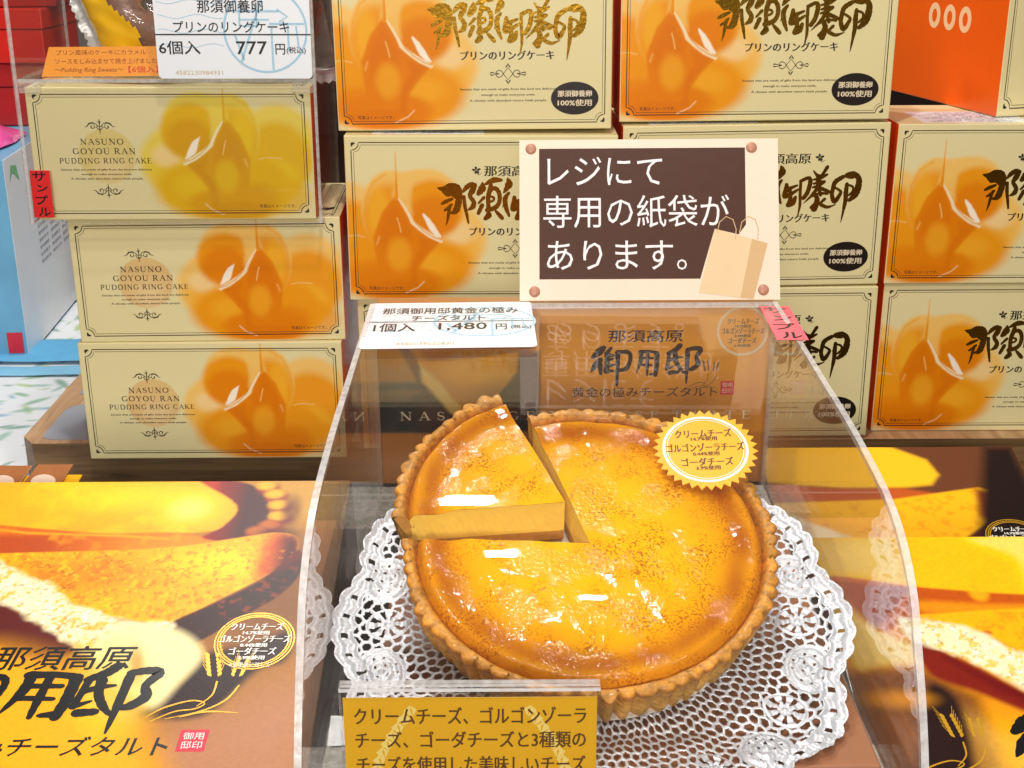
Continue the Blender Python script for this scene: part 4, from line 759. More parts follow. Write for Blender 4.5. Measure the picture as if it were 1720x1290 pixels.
# ---------------------------------------------------------------- upright tart box behind the case
o = thing('upright_tart_box', (-8.4, 79.2, -35.74), 'brown cheese tart box standing upright behind the clear case', 'box')
BWs, BHs = 24.6, 12.05
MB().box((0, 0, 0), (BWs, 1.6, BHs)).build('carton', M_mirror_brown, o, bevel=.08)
a = Art(BWs-.1, BHs-.1, .055, 'a4703a'); U = lambda L: [((x-635)*.0365+.2, (835-y)*.0399-.85) for x, y in L]
a.put('b47a3c', a._st((a.Y-5)/7)*.7); a.poly('d09a50', U([(900, 513), (1300, 513), (1300, 640), (900, 640)]), 3, .35)
a.poly('17110c', U([(560, 596), (690, 590), (905, 590), (905, 726), (560, 726)]), .5); a.poly('14100c', U([(560, 640), (720, 640), (720, 725), (560, 725)]), .4); a.poly('5a3614', U([(560, 660), (720, 650), (720, 668), (560, 675)]), .5, .8)
a.poly('85581a', U([(560, 560), (680, 540), (718, 600), (718, 640), (560, 640)]), .5); a.poly('4a2410', U([(668, 560), (712, 625), (700, 650), (690, 630), (655, 565)]), .4); a.poly('2a180c', U([(690, 660), (760, 690), (800, 726), (690, 726)]), .7)
a.poly('6e3a18', U([(670, 513), (890, 513), (895, 600), (715, 620)]), .6, .8); a.poly('a06c16', U([(700, 606), (790, 602), (872, 590), (868, 622), (830, 668), (810, 686), (770, 690)]), .25); a.ell('c08a28', 6.2, 7.6, 2, .9, 1.2, .7)
a.poly('b4955a', U([(700, 608), (735, 640), (775, 688), (808, 688), (800, 715), (750, 690), (705, 640)]), .35, .95, .15); a.poly('3a2412', U([(872, 590), (900, 610), (905, 650), (860, 725), (800, 725), (835, 672), (868, 625)]), .6); a.poly('2c1a10', U([(700, 640), (740, 690), (790, 726), (720, 726)]), .5)
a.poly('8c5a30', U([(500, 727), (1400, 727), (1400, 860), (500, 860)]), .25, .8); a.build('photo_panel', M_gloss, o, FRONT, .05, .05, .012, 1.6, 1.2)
k = MB(); text(k, '那須高原', 16.7, 9.95, 4.6, .78, .02, 0, FRONT, nib=.03); 
to_up = lambda p: ((345+p[0]/6.615)*.0365+.2, (295-p[1]/6.615)*.0399-.85)
for ch in ('邸御', '用', '邸'): brush_char(k, ch, .02, FRONT, to_up, .0382/6.615)
text(k, '黄金の極みチーズタルト', 16.75, 6.25, 9.1, .66, .02, 0, FRONT, bold=.006); cheese_lines(k, 22.7, 10.25, 1.15, .02, FRONT); k.build('lettering', M_ink, o)
k = MB(); serif(k, 'NASUKOGEN CHEESE TARTE', 12.4, 4.7, 22.2, .56, .02, 0, FRONT, .52); k.build('latin_lettering', mat('cream_ink', lin('e6cfa8'), .45), o)
k = MB(); k.ring(22.7, 10.25, 1.52, 1.55, .16, .02, 0, FRONT); k.build('round_seal_mark', bpy.data.materials['cream_ink'], o)
k = MB(); k.prism([(21.5, 6.05), (22.35, 6.05), (22.35, 6.95), (21.5, 6.95)], .014, .02, 0, FRONT); s_ = k.build('seal', M_seal, o)
k = MB(); text(k, '御用', 21.92, 6.7, .65, .33, .024, 0, FRONT); text(k, '邸印', 21.92, 6.3, .65, .33, .024, 0, FRONT); k.build('seal_lettering', bpy.data.materials['cream_ink'], s_)
k = MB(); wheat(k, 20.6, 7.6, .8, .02, FRONT, 10); k.build('wheat_mark', mat('faint_brown_ink', lin('8a5a28'), .45), o)

# ---------------------------------------------------------------- brown notice
o = thing('notice', (.5, 78.4, -23.25), 'laminated brown and cream notice about paper bags, standing on the back of the tart case', 'notice', rot=(R(-24), R(-.3), R(-1.2)))
NW, NH = 15.75, 9.9
M_lam = mat('laminated_cream', lin('eed9c2'), .3, coat=.4, var=.03, nscale=120, bump=.12, bscale=90); M_lamb = mat('laminated_brown', lin('4c2a1c'), .35, spec=.25, coat=.06, var=.08, nscale=90, bump=.25, bscale=110)
b = MB(); b.box((0, -.04, 0), (NW, 0, NH)); b.build('sheet', M_lam, o)
k = MB(); k.poly([(1.2, 1.3), (10.95, 1.3), (11.85, 4.35), (13.3, 4.0), (13.75, 4.6), (13.75, 9.35), (1.2, 9.35)], .05, 0, FRONT); k.build('brown_panel', M_lamb, o)
k = MB(); text(k, 'レジにて', 5.2, 7.95, 7.0, 1.75, .06, 0, FRONT); text(k, '専用の紙袋が', 7.1, 5.45, 11.3, 2.0, .06, 0, FRONT); text(k, 'あります。', 5.9, 2.75, 8.5, 1.8, .06, 0, FRONT); k.build('lettering', mat('laminated_white', lin('f2ecec'), .25, coat=.6), o)
k = MB(); k.poly([(10.85, .45), (11.85, 4.35), (14.1, 3.72), (13.35, .12)], .056, 0, FRONT); bg_ = k.build('paper_bag_picture', mat('kraft_print', lin('e6c99c'), .3, coat=.6, var=.05, nscale=60), o)
k = MB(); k.poly([(14.1, 3.72), (15.05, 3.45), (14.15, .05), (13.35, .12)], .057, 0, FRONT); k.build('bag_side', mat('kraft_print_dark', lin('d2ad7c'), .3, coat=.6), bg_)
k = MB()
for x in (12.55, 13.9): k.stroke([(x-.55, 4.1), (x-.4, 4.75), (x, 5.1), (x+.42, 4.9), (x+.6, 4.3), (x+.55, 3.7)], .055, .062, 0, FRONT)
k.build('bag_handle', bpy.data.materials['kraft_print_dark'], bg_)
M_pin = mat('wooden_pin', lin('b98268'), .4, var=.1)
for x, y in ((.7, 9.35), (14.15, 9.35), (.9, .55), (14.75, .6)):
    k = MB(); k.grid(lambda u, v: (x+.34*math.cos(2*math.pi*u)*math.sin(v*1.57), y+.34*math.sin(2*math.pi*u)*math.sin(v*1.57), .04+.14*math.cos(v*1.57)), 20, 5, 0, FRONT); k.build('pin', M_pin, o, smooth=True)

# ---------------------------------------------------------------- clear tart case with curved hood
PR = [(77.7, -23.2), (70, -23.25), (64, -23.35), (59.3, -23.42), (55.5, -23.62), (51.7, -24.0), (49.15, -24.75), (47.1, -26.1), (45.7, -28), (44.5, -29.9), (43.6, -31.7), (42.95, -33.6), (42.5, -35.7)]
def catmull(P, n=16):
    Q = [P[0]]+P+[P[-1]]; out = []
    for i in range(1, len(Q)-2):
        for k in range(n):
            t = k/n; a, b_, c, d = Q[i-1], Q[i], Q[i+1], Q[i+2]
            out.append(tuple(.5*(2*b_[j]+(c[j]-a[j])*t+(2*a[j]-5*b_[j]+4*c[j]-d[j])*t*t+(3*b_[j]-a[j]-3*c[j]+d[j])*t**3) for j in (0, 1)))
    return out+[P[-1]]
PRS = catmull(PR); CX0, CX1, CY = -8.5, 16.0, 60.0
def off(P, d):
    out = []
    for i in range(len(P)):
        a, b_ = P[max(0, i-1)], P[min(len(P)-1, i+1)]; dx, dy = b_[0]-a[0], b_[1]-a[1]; L = math.hypot(dx, dy); out.append((P[i][0]-dy/L*d, P[i][1]+dx/L*d))
    return out
tcase = thing('tart_case', (CX0, CY, -35.74), 'clear acrylic case with curved hood over the whole cheese tart', 'acrylic case')
lc = lambda P: [(y-CY, z+35.74) for y, z in P]
YZ = Matrix(((0, 0, 1, 0), (1, 0, 0, 0), (0, 1, 0, 0), (0, 0, 0, 1)))
for nm, x0 in (('side_panel', 0), ('side_panel', CX1-CX0-.3)):
    b = MB(); P = lc(off(PRS, -.02))+[(77.7-CY, 0)]; n0 = 2; b.prism(P, x0, x0+.3, 0, YZ, 1); b.build(nm, [M_clear3, M_edge], tcase)
inn = off(PRS, .25)
b = MB(); P = lc(PRS)+lc(inn)[::-1]; N = len(PRS); x0, x1 = .31, CX1-CX0-.31
V = [(x0, *p) for p in P]+[(x1, *p) for p in P]; n = len(P)
F = [(i, i+1, n+i+1, n+i) for i in range(n-1) if i != N-1]; mi = [0]*len(F)
F += [(N-1, N, n+N, n+N-1), (n-1, 0, n, 2*n-1)]; mi += [1, 1]
for s_ in (0, n):
    for i in range(N-1): F.append((s_+i, s_+2*N-1-i, s_+2*N-2-i, s_+i+1)); mi.append(1)
b.add(V, F, mi); hood = b.build('hood', [M_clear2, M_edge], tcase, smooth=False)
acr('back_panel', (.31, 77.4-CY, 0), (CX1-CX0-.31, 77.65-CY, 12.3), 1, tcase)
for x in (.32, CX1-CX0-2.4):
    for y0, y1 in ((72.6, 76.6), (46.2, 49.4)): MB().box((x, y0-CY, .02), (x+2.05, y1-CY, 1.0)).build('corner_block', M_block, tcase, bevel=.06)
# brown flat box inside the case
MB().box((0, 0, 0), (21.4, 23.4, 2.0)).build('brown_base_box', mat('brown_matt_card', lin('a26a48'), .45, var=.08, nscale=15), None, bevel=.1, loc=(-6.3, 46.4, -35.72+ZC))
tag(bpy.data.objects['brown_base_box'], 'flat brown box on the floor of the case under the doily and tart', 'box')

# labels on the hood
o = price_card((-8.35, 69.2, -23.18), (R(-90), 0, 0), 9.75, 9.1, [('那須御用邸黄金の極み', 4.9, 7.3, 8.0, 1.3), ('チーズタルト', 4.8, 5.75, 4.3, 1.05), ('1個入', 1.75, 3.9, 2.35, 1.6), ('1,480', 5.65, 3.95, 2.75, 1.5), ('円', 7.85, 3.85, .62, 1.1), ('(税込)', 8.98, 3.75, 1.15, .85)],
               'price card with 1,480 yen lying on the curved clear hood', 5.0, (6.9, 5.0, 2.9), ('4580039020830', 3.6, .75, 3.2, .5))
o.rotation_euler = (R(-91.0), 0, R(1.4))
o = strip('sample_label', (14.6, 70.3, -23.17), (R(-91), 0, R(-2)), 1.75, 6.8, 'サンプル', 'ff6a78', 'pink handwritten sample label at the top right corner of the clear hood', (1.25, 1.35))

# yellow description card in its clear holder
hd = thing('card_holder', (-6.35, 42.3, -35.7), 'clear acrylic card holder in front of the tart case', 'card holder')
acr('front_sheet', (0, -.42, 0), (9.5, -.24, 8.55), 1, hd); acr('rear_sheet', (0, -.1, 0), (9.5, .1, 8.55), 1, hd)
acr('top_bar', (0, -.425, 8.56), (9.5, .105, 8.72), 2, hd)
o = thing('description_card', (-6.25, 42.17, -35.7), 'yellow card with three lines of brown writing in the clear holder', 'card')
MB().box((0, -.05, 0), (9.3, -.01, 8.15)).build('card', mat('yellow_card', lin('e8ae14'), .45, var=.03), o)
k = MB(); yt = -35.7
for s_, z in (('クリームチーズ、ゴルゴンゾーラ', -28.3), ('チーズ、ゴーダチーズと3種類の', -29.34), ('チーズを使用した美味しいチーズ', -30.42)):
    wd = 8.5 if len(s_) > 8 else 3.3; text(k, s_, 4.65 if len(s_) > 8 else 2.1, z-yt, wd, .72, .07, 0, FRONT, thick=.02, bold=-.006)
k.build('lettering', mat('brown_ink', lin('5c3a0c'), .5), o)
M_spray = mat('pale_yellow_ink', lin('f4d878'), .5)
for sg in (-1, 1):
    k = MB(); P = [(4.65+sg*(2.2+1.4*math.sin(R(i*10))), 7.8-i*.36) for i in range(17)]; k.stroke(P, .07, .056, 0, FRONT)
    for i in range(16):
        x, y = P[i]; k.stroke([(x, y), (x+sg*.13, y-.18), (x-sg*.06, y-.44)], [.05, .24, .05], .058+.001*(i % 2), 0, FRONT); k.stroke([(x, y), (x-sg*.16, y-.14), (x-sg*.1, y-.4)], [.04, .16, .03], .0605+.001*(i % 2), 0, FRONT)
    k.build('wheat_spray_mark', M_spray, o)

# ---------------------------------------------------------------- the tart
TC = Vector((3.49, 55.1, -27.67)); TILT = R(23); KS = .9645; SM = Matrix.Scale(KS, 4)
def mat_filling():
    m, n, l, p = _mat('baked_custard')
    a = n.new('ShaderNodeAttribute'); a.attribute_name = 'ink'; t = n.new('ShaderNodeTexCoord')
    sp = n.new('ShaderNodeTexNoise'); sp.inputs['Scale'].default_value = 900; sp.inputs['Detail'].default_value = 1
    mr = n.new('ShaderNodeMapRange'); mr.inputs[1].default_value = .5; mr.inputs[2].default_value = .62; mr.inputs[3].default_value = 0; mr.inputs[4].default_value = .8
    bl = n.new('ShaderNodeTexNoise'); bl.inputs['Scale'].default_value = 55; bl.inputs['Detail'].default_value = 4
    ml = n.new('ShaderNodeMath'); ml.operation = 'MULTIPLY'; mr2 = n.new('ShaderNodeMapRange'); mr2.inputs[1].default_value = .42; mr2.inputs[2].default_value = .62
    mx = n.new('ShaderNodeMix'); mx.data_type = 'RGBA'; mx.inputs[7].default_value = (*lin('a04c02'), 1)
    for q in (sp, bl): l.new(t.outputs['Object'], q.inputs['Vector'])
    l.new(sp.outputs['Fac'], mr.inputs[0]); l.new(bl.outputs['Fac'], mr2.inputs[0]); l.new(mr.outputs[0], ml.inputs[0]); l.new(mr2.outputs[0], ml.inputs[1]); l.new(ml.outputs[0], mx.inputs[0]); l.new(a.outputs['Color'], mx.inputs[6]); l.new(mx.outputs[2], p.inputs['Base Color'])
    p.inputs['Roughness'].default_value = .6; p.inputs['Specular IOR Level'].default_value = .03; p.inputs['Coat Weight'].default_value = .5; p.inputs['Coat Roughness'].default_value = .065
    n2 = n.new('ShaderNodeTexNoise'); n2.inputs['Scale'].default_value = 460; n2.inputs['Detail'].default_value = 2.5; n3 = n.new('ShaderNodeTexNoise'); n3.inputs['Scale'].default_value = 60; n3.inputs['Detail'].default_value = 2
    l.new(t.outputs['Object'], n2.inputs['Vector']); l.new(t.outputs['Object'], n3.inputs['Vector'])
    b1 = n.new('ShaderNodeBump'); b1.inputs['Strength'].default_value = 1.0; b1.inputs['Distance'].default_value = .0006; b2 = n.new('ShaderNodeBump'); b2.inputs['Strength'].default_value = .06; b2.inputs['Distance'].default_value = .003
    n4 = n.new('ShaderNodeTexNoise'); n4.inputs['Scale'].default_value = 38; n4.inputs['Detail'].default_value = 3; mk = n.new('ShaderNodeMapRange'); mk.inputs[1].default_value = .43; mk.inputs[2].default_value = .56; mk.inputs[3].default_value = .10; mk.inputs[4].default_value = 1
    mm = n.new('ShaderNodeMath'); mm.operation = 'MULTIPLY'; mv = n.new('ShaderNodeMapping'); mv.inputs['Location'].default_value = (.0, .1, .05); l.new(t.outputs['Object'], mv.inputs[0]); l.new(mv.outputs[0], n4.inputs['Vector']); l.new(n4.outputs['Fac'], mk.inputs[0]); l.new(mk.outputs[0], mm.inputs[1]); l.new(n2.outputs['Fac'], mm.inputs[0])
    l.new(n3.outputs['Fac'], b2.inputs['Height']); l.new(mm.outputs[0], b1.inputs['Height']); l.new(b2.outputs[0], b1.inputs['Normal']); l.new(b1.outputs[0], p.inputs['Normal']); l.new(b1.outputs[0], p.inputs['Coat Normal']); return m
M_fill = mat_filling()
M_crust = print_mat('baked_crust', .55, .12, .0)
_n = M_crust.node_tree.nodes; _b = [x for x in _n if x.type == 'BUMP'][0]; _b.inputs['Strength'].default_value = .8; _b.inputs['Distance'].default_value = .0012; [x for x in _n if x.type == 'TEX_NOISE'][0].inputs['Scale'].default_value = 420
_m = M_crust.node_tree; _ns = _m.nodes.new('ShaderNodeTexNoise'); _ns.inputs['Scale'].default_value = 330; _ns.inputs['Detail'].default_value = 5; _mr = _m.nodes.new('ShaderNodeMapRange'); _mr.inputs[1].default_value = .3; _mr.inputs[2].default_value = .7; _mr.inputs[3].default_value = .62; _mr.inputs[4].default_value = 1.25
_mx = _m.nodes.new('ShaderNodeVectorMath'); _mx.operation = 'SCALE'; _at = [x for x in _m.nodes if x.type == 'ATTRIBUTE'][0]; _tc = [x for x in _m.nodes if x.type == 'TEX_COORD'][0]
_m.links.new(_tc.outputs['Object'], _ns.inputs['Vector']); _m.links.new(_ns.outputs['Fac'], _mr.inputs[0]); _m.links.new(_at.outputs['Color'], _mx.inputs[0]); _m.links.new(_mr.outputs[0], _mx.inputs['Scale']); _m.links.new(_mx.outputs[0], _m.nodes['Principled BSDF'].inputs['Base Color'])
M_cutf = mat('cut_custard', lin('ffd258'), .5, var=.1, nscale=160, bump=.5, bscale=350); M_cutc = mat('cut_crust', lin('c98f3a'), .7, var=.35, nscale=300, bump=1., bscale=420)
rsn = np.random.RandomState(11); PH = rsn.rand(60)*6.283
def wav(x, y, f, k): return math.sin(f*x+PH[k])*math.sin(f*y+PH[k+1])+.5*math.sin(1.9*f*x+.7*f*y+PH[k+2])
NSC = 66
FA = rsn.uniform(.45, 1.35, NSC+2); FZ = rsn.uniform(-.07, .05, NSC+2); FC = rsn.uniform(.78, 1.18, NSC+2)
def flute(th): return int(math.floor(NSC*(th % (2*math.pi))/(2*math.pi)+.5)) % NSC
def rimr(th): th = th+.012*math.sin(7*th+1)+.01*math.sin(17*th); return 8.74+.115*(1+.3*math.sin(5.3*th)*math.sin(11*th+2))*FA[flute(th)]*abs(math.cos(NSC*th/2))**.85*2-.03+.03*wav(math.cos(th)*9, math.sin(th)*9, 3.3, 33)+.08*wav(math.cos(th)*3, math.sin(th)*3, 2.3, 3)
IN = 8.13
def fill_h(x, y):
    r = math.hypot(x, y); e = max(0, min(1, (IN-r)/.42))
    h = -.42+.55*(1-(1-e)**2)-.16*math.exp(-((r-6.7)/.75)**2)+.12*(1-min(1, r/6)**2)
    return h+.045*wav(x, y, .9, 7)+.02*wav(x, y, 2.3, 12)
def fill_c(x, y):
    r = math.hypot(x, y)/IN; n = .5+.5*wav(x, y, .75, 15)/1.5; n2 = .5+.5*wav(x, y, 1.7, 20)/1.5
    c0, c1, c2 = np.array(lin('f4b400')), np.array(lin('e89a00')), np.array(lin('a65200'))
    t = min(1, max(0, (r-.45)/.38))*.7+.45*n*n2*(r < .9); c = c0+(c1-c0)*min(1, t+.15*n)
    q = math.exp(-((r-.875)/.085)**2)*(.6+.4*n2); c = c+(c2-c)*min(1, q)
    if r > .95: c = c+(np.array(lin('cf7d14'))-c)*.55
    return c
def sector(o, a0, a1, apex):
    NA = int(abs(a1-a0)*2.2); NR = 90; th = [R(a0+(a1-a0)*i/NA) for i in range(NA+1)]
    def pt(t, s, rr): return (apex[0]+(rr*math.cos(t)-apex[0])*s, apex[1]+(rr*math.sin(t)-apex[1])*s)
    b = MB(); V = []; C_ = []
    for t in th:
        for j in range(NR+1):
            s_ = 1-(1-j/NR)**1.25; x, y = pt(t, s_, IN); V.append((x, y, fill_h(x, y))); C_.append(fill_c(x, y))
    F = [(i*(NR+1)+j, i*(NR+1)+j+1, (i+1)*(NR+1)+j+1, (i+1)*(NR+1)+j) for i in range(NA) for j in range(NR)]
    b.add(V, F, 0, SM); b.c = np.array(C_); fl = b.build('filling', M_fill, o, smooth=True)
    b = MB(); d = MB()
    for e, t in enumerate((th[0], th[-1])):
        nz = 7; Vc = []
        nx_, ny_ = -math.sin(t), math.cos(t)
        for j in range(NR+1):
            x, y = pt(t, j/NR, IN-.05); top = fill_h(x, y)-.02
            for k in range(nz+1):
                z = -1.9+(top+1.9)*k/nz; w_ = .018*math.sin(j*1.3+k*2.1+3*math.sin(k*1.7))*math.sin(j*.37+k*5) if 0 < k < nz else 0; Vc.append((x+nx_*w_, y+ny_*w_, z))
        Fc = [(j*(nz+1)+k, (j+1)*(nz+1)+k, (j+1)*(nz+1)+k+1, j*(nz+1)+k+1) for j in range(NR) for k in range(nz)]; b.add(Vc, Fc, 0, SM)
        Vc = []
        prof = [(0, -2.56), (7.75, -2.56), (rimr(t)-.1, -.12), (rimr(t)-.35, .1), (IN+.1, -.1), (IN-.06, -.45), (7.45, -1.86), (0, -1.86)]
        base = [pt(t, 1, max(rr, .001)) if rr else apex for rr, z in prof]
        Vc = [(p[0], p[1], z) for p, (rr, z) in zip(base, prof)]; d.add(Vc, [(0, 1, 6, 7), (1, 2, 5, 6), (2, 3, 4, 5)], 0, SM)
    b.build('cut_face', M_cutf, fl); cr_ = None
    # crust: inner lip, scalloped rim, fluted wall, underside
    NA2 = int(abs(a1-a0)*4.2); th2 = [R(a0+(a1-a0)*i/NA2) for i in range(NA2+1)]; b = MB(); V = []; C_ = []
    gold, pale, dark = np.array(lin('cf8d26')), np.array(lin('dca748')), np.array(lin('a55e12'))
    for t in th2:
        t_ = t+.012*math.sin(7*t+1)+.01*math.sin(17*t); ro = rimr(t); fl_ = abs(math.cos(NSC*t_/2)); fz = FZ[flute(t_)]*fl_; fc_ = 1+(FC[flute(t_)]-1)*fl_; bmp = .05*wav(math.cos(t)*9, math.sin(t)*9, 2.1, 25)
        nn = .5+.5*math.sin(t*23+PH[30])*math.sin(t*7+PH[31])
        prof = [(IN-.02, -.46, 1), (IN+.1, -.2, .8), (IN+.22, .0+bmp, .35), (IN+.38, .05+bmp, .1), (ro-.22, .05+bmp+.02*fl_+fz, .15), (ro-.07, .03+bmp+fz, .35), (ro, -.07+fz, .7), (ro-.02, -.22+fz*.5, .6), (ro-.10, -.42, -.1), (ro-.16-.12*(1-fl_), -.9, -.6), (ro-.30-.16*(1-fl_), -1.5, -.9), (ro-.47-.18*(1-fl_), -2.1, -.8), (ro-.60-.18*(1-fl_), -2.5, -.5), (ro-.7-.15, -2.6, 0), (.01, -2.6, 0)]
        for rr, z, q in prof:
            V.append((*(pt(t, 1, rr) if rr > .1 else apex), z)); c = gold+(dark-gold)*max(0, q)*(.6+.6*nn)+(pale-gold)*max(0, -q); c = c*(.86+.28*nn)*fc_*(.92+.16*fl_ if q > 0 else 1); C_.append(np.clip(c, 0, 1))
    k_ = 15; F = [(i*k_+j, (i+1)*k_+j, (i+1)*k_+j+1, i*k_+j+1) for i in range(NA2) for j in range(k_-1)]; b.add(V, F, 0, SM); b.c = np.array(C_); cr_ = b.build('crust', M_crust, o, smooth=True)
    d.build('cut_crust', M_cutc, cr_)
tart = thing('cheese_tart', TC, 'large golden cheese tart with one wedge cut out of it', 'tart', rot=(TILT, 0, 0))
sector(tart, 179.5, 179.5-289.5+360-360, (0., -.45)) if False else sector(tart, -180.5, 108.5, (0., -.45))
ex, ey, ez = Vector((1, 0, 0)), Vector((0, math.cos(TILT), math.sin(TILT))), Vector((0, -math.sin(TILT), math.cos(TILT)))
sl_ = thing('tart_slice', TC+ex*-1.08+ey*2.3+ez*.06, 'cut wedge of cheese tart pulled slightly out of the round', 'tart slice')
sl_.scale = (.93, .93, .97); sl_.rotation_euler = (Matrix.Rotation(TILT, 3, 'X') @ Matrix.Rotation(R(5.5), 3, 'Z')).to_euler()
sector(sl_, 107.5, 181.5, (0., -.3))

# starburst card lying on the tart
o = thing('starburst_card', TC+ex*5.75+ey*4.9+ez*.75, 'yellow starburst card with cheese percentages stuck on the tart rim', 'card', rot=(R(27), R(-2), 0))
b = MB(); P = [((2.5 if i % 2 else 2.22)*math.cos(math.pi*i/34), (2.5 if i % 2 else 2.22)*math.sin(math.pi*i/34)) for i in range(68)]; b.prism(P, 0, .05); b.build('card', mat('golden_card', lin('ffb612'), .45, var=.02), o)
k = MB(); k.ring(0, .02, 1.98, 1.98, .14, .06); k.ring(0, .02, 1.82, 1.82, .04, .06); k.build('ring_print', M_whiteink, o)
k = MB()
for t_x, y, w_, h_ in (('クリームチーズ', 1.0, 2.7, .5), ('14.7%使用', .66, 1.25, .26), ('ゴルゴンゾーラチーズ', .12, 3.7, .5), ('0.44%使用', -.28, 1.25, .26), ('ゴーダチーズ', -.78, 2.45, .5), ('3.9%使用', -1.15, 1.15, .26)): text(k, t_x, 0, y, w_, h_, .065, thick=.03)
k.build('lettering', bpy.data.materials['brown_ink'], o)
MB().tube([(0, -.4, -.03), (-.3, -1.2, -.5), (-.5, -1.6, -1.1)], .07).build('pick', mat('wooden_pick', lin('c9a06a'), .5), o)

# paper plate, stand and doily under the tart
TB = TC-ez*(2.6*KS)
o = MB(); o.grid(lambda u, v: ((7.95*v+.02)*math.cos(2*math.pi*u), (7.95*v+.02)*math.sin(2*math.pi*u), -.05+(.22*max(0, v-.9)/.1)), 96, 20); o.ellipse(0, 0, 7.9, 7.9, -.09, n=96)
o = o.build('paper_plate', mat('white_waxed_paper', lin('ece8e0'), .3, coat=.3), None, smooth=True, loc=TB+Vector((0, 0, ZC))); o.rotation_euler = (TILT, 0, 0); tag(o, 'thin white paper plate between tart and doily', 'plate')
st_ = thing('tart_stand', TB-ez*.35, 'dark tilted stand that props the tart up at the back', 'stand', rot=(TILT, 0, 0))
b = MB(); b.prism([(7.2*math.cos(2*math.pi*i/64), 7.2*math.sin(2*math.pi*i/64)) for i in range(64)], -.25, 0); b.build('top_plate', M_dark, st_)
inv = Matrix.Rotation(-TILT, 4, 'X')
for x in (-4.5, 4.5):
    a0 = Vector((x, 4.6, -.26)); wpt = st_.location/CM-Vector((0, 0, ZC))+Matrix.Rotation(TILT, 3, 'X') @ a0; ft = Vector((wpt.x, wpt.y+.8, -33.7)); a1 = Matrix.Rotation(-TILT, 3, 'X') @ (ft-(st_.location/CM-Vector((0, 0, ZC))))
    MB().tube([tuple(a0), tuple(a1)], .35).build('leg', M_dark, st_)

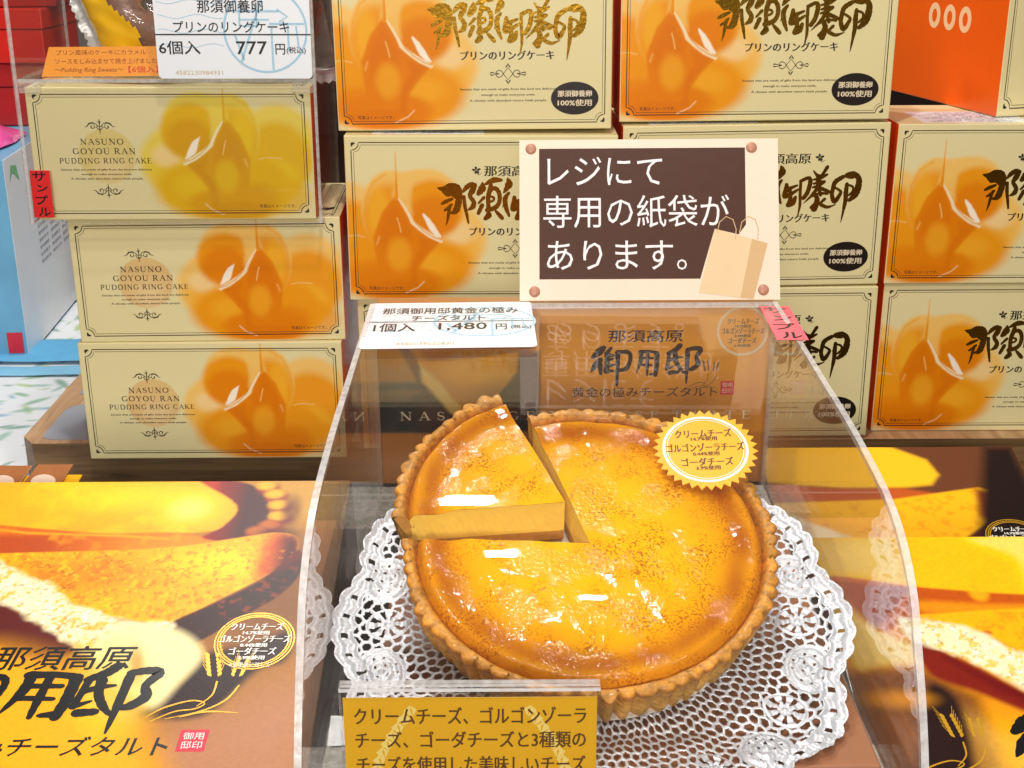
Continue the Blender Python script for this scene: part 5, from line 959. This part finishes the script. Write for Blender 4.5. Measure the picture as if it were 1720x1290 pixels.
def doily():
    RM = 11.45; NT, NRR = 1500, 170; r0 = 4.4; cx, cyy = .1, -2.7
    def Rout(t): return RM+.42*abs(math.cos(6*t))**.8+.16*abs(math.sin(33*t))-.2
    ti = np.arange(NT)*2*np.pi/NT; v = np.linspace(0, 1, NRR+1); TT, VV = np.meshgrid(ti, v, indexing='ij')
    RO = RM+.75*np.abs(np.cos(6*TT))**.9-.25+.17*np.abs(np.sin(33*TT))-.2; RR = r0+(RO-r0)*VV
    X, Y = RR*np.cos(TT), RR*np.sin(TT); E = RO-RR
    # net of hexagonal holes between motifs
    u, w_ = TT*9.8, RR; cell = .54; u = u+.07*np.sin(RR*5+TT*9); w_ = w_+.06*np.sin(TT*47); hx = np.full(X.shape, 9.)
    row = np.round(w_/(cell*.866)); 
    for dr in (-1, 0, 1):
        rw = row+dr; offx = (rw % 2)*.5*cell; kx = np.round((u-offx)/cell)
        for dk in (-1, 0, 1):
            du, dv = np.abs(u-(kx+dk)*cell-offx), np.abs(w_-rw*cell*.866); hx = np.minimum(hx, np.maximum(du, .5*du+.866*dv))
    tk = np.round(TT/(np.pi/6)-.5)*np.pi/6+np.pi/12; a = (TT-tk)*9.9; rr = RR-9.75
    flower = np.hypot(a/1.25, rr/1.0)
    tk2 = np.round(TT/(np.pi/6))*np.pi/6; a2 = (TT-tk2)*9.9; fl2 = np.hypot(a2/.8, (RR-9.3)/.95); ph = np.arctan2(RR-9.3, a2)
    net = (E > 1.05) & (flower > 1.06) & (fl2 > 1.04) & (RR > 5.0)
    hole = net & (hx < .216)
    hole |= (fl2 < .93) & (fl2 > .33) & (np.abs(np.sin(4*ph)) > .72)        # eight-petalled open flowers
    hole |= (flower < .8) & (np.hypot((a % .5)-.25, (rr % .46)-.23) < .085)
    hole |= (E < .8) & (E > .45) & (np.abs(np.sin(33*TT)) > .93)
    H = np.zeros(X.shape)
    H += np.where(flower < 1, .10*(1-flower**2)*(.6+.4*np.cos(a*9)*np.cos(rr*8))+.035*np.cos(flower*16), 0)
    H += np.where(fl2 < 1, .07*np.abs(np.cos(4*ph))*(1-fl2)+.03*np.cos(fl2*14), 0)
    H += np.where(net, .05*np.clip((hx-.17)*7, 0, 1), 0)+np.where(E < 1.05, .05*np.cos(E*11)+.045*np.abs(np.sin(33*TT))*np.cos(E*5)+.02*np.cos(99*TT), 0)
    H += np.where((flower < 1.02)|(E < 1.0), .025*np.sin(a*31+np.sin(rr*9)*3)*np.sin(rr*27+np.sin(a*7)*2), 0)
    H = H*1.25+.14*np.sin(3*TT+1)*(VV**2)+.12*np.sin(7*TT)*(VV**3)+.05*np.sin(13*TT+RR*2)
    X = X+cx; Y = Y+cyy; base = np.array(TB-ez*.16)
    lim = (-33.45-base[2])/math.sin(TILT)        # where the sloping paper meets the brown box and lies flat
    Yc = np.maximum(Y, lim); ex_ = np.maximum(lim-Y, 0)
    wy = base[1]+Yc*math.cos(TILT)-ex_-H*math.sin(TILT)*(ex_ <= 0); wz = base[2]+Yc*math.sin(TILT)+H*(math.cos(TILT)); wx = base[0]+X
    V = np.stack([wx-base[0], wy-base[1], wz-base[2]], -1).reshape(-1, 3); k = NRR+1
    hv = hole; q = hv[:, :-1] | hv[:, 1:]; q = np.zeros((NT, NRR), bool) | (hv[:, :-1] & hv[:, 1:] & np.roll(hv, -1, 0)[:, :-1])
    i, j = np.nonzero(~q); i2 = (i+1) % NT
    mb = MB(); mb.v = V.tolist(); mb.f = np.stack([i*k+j, i*k+j+1, i2*k+j+1, i2*k+j], -1).tolist(); mb.m = [0]*len(mb.f)
    o = mb.build('doily', mat('silvery_lace_paper', lin('d8dae2'), .32, metal=.32, coat=.4, var=.04, nscale=300, bump=.5, bscale=1600), None, smooth=True, loc=base+np.array([0, 0, ZC]))
    tag(o, 'silvery white lace paper doily spread under the tart', 'doily'); return o
doily()
for o in list(COL.objects):
    if o.type == 'MESH' and o.name.startswith(('lettering_outline',)): bpy.data.objects.remove(o)
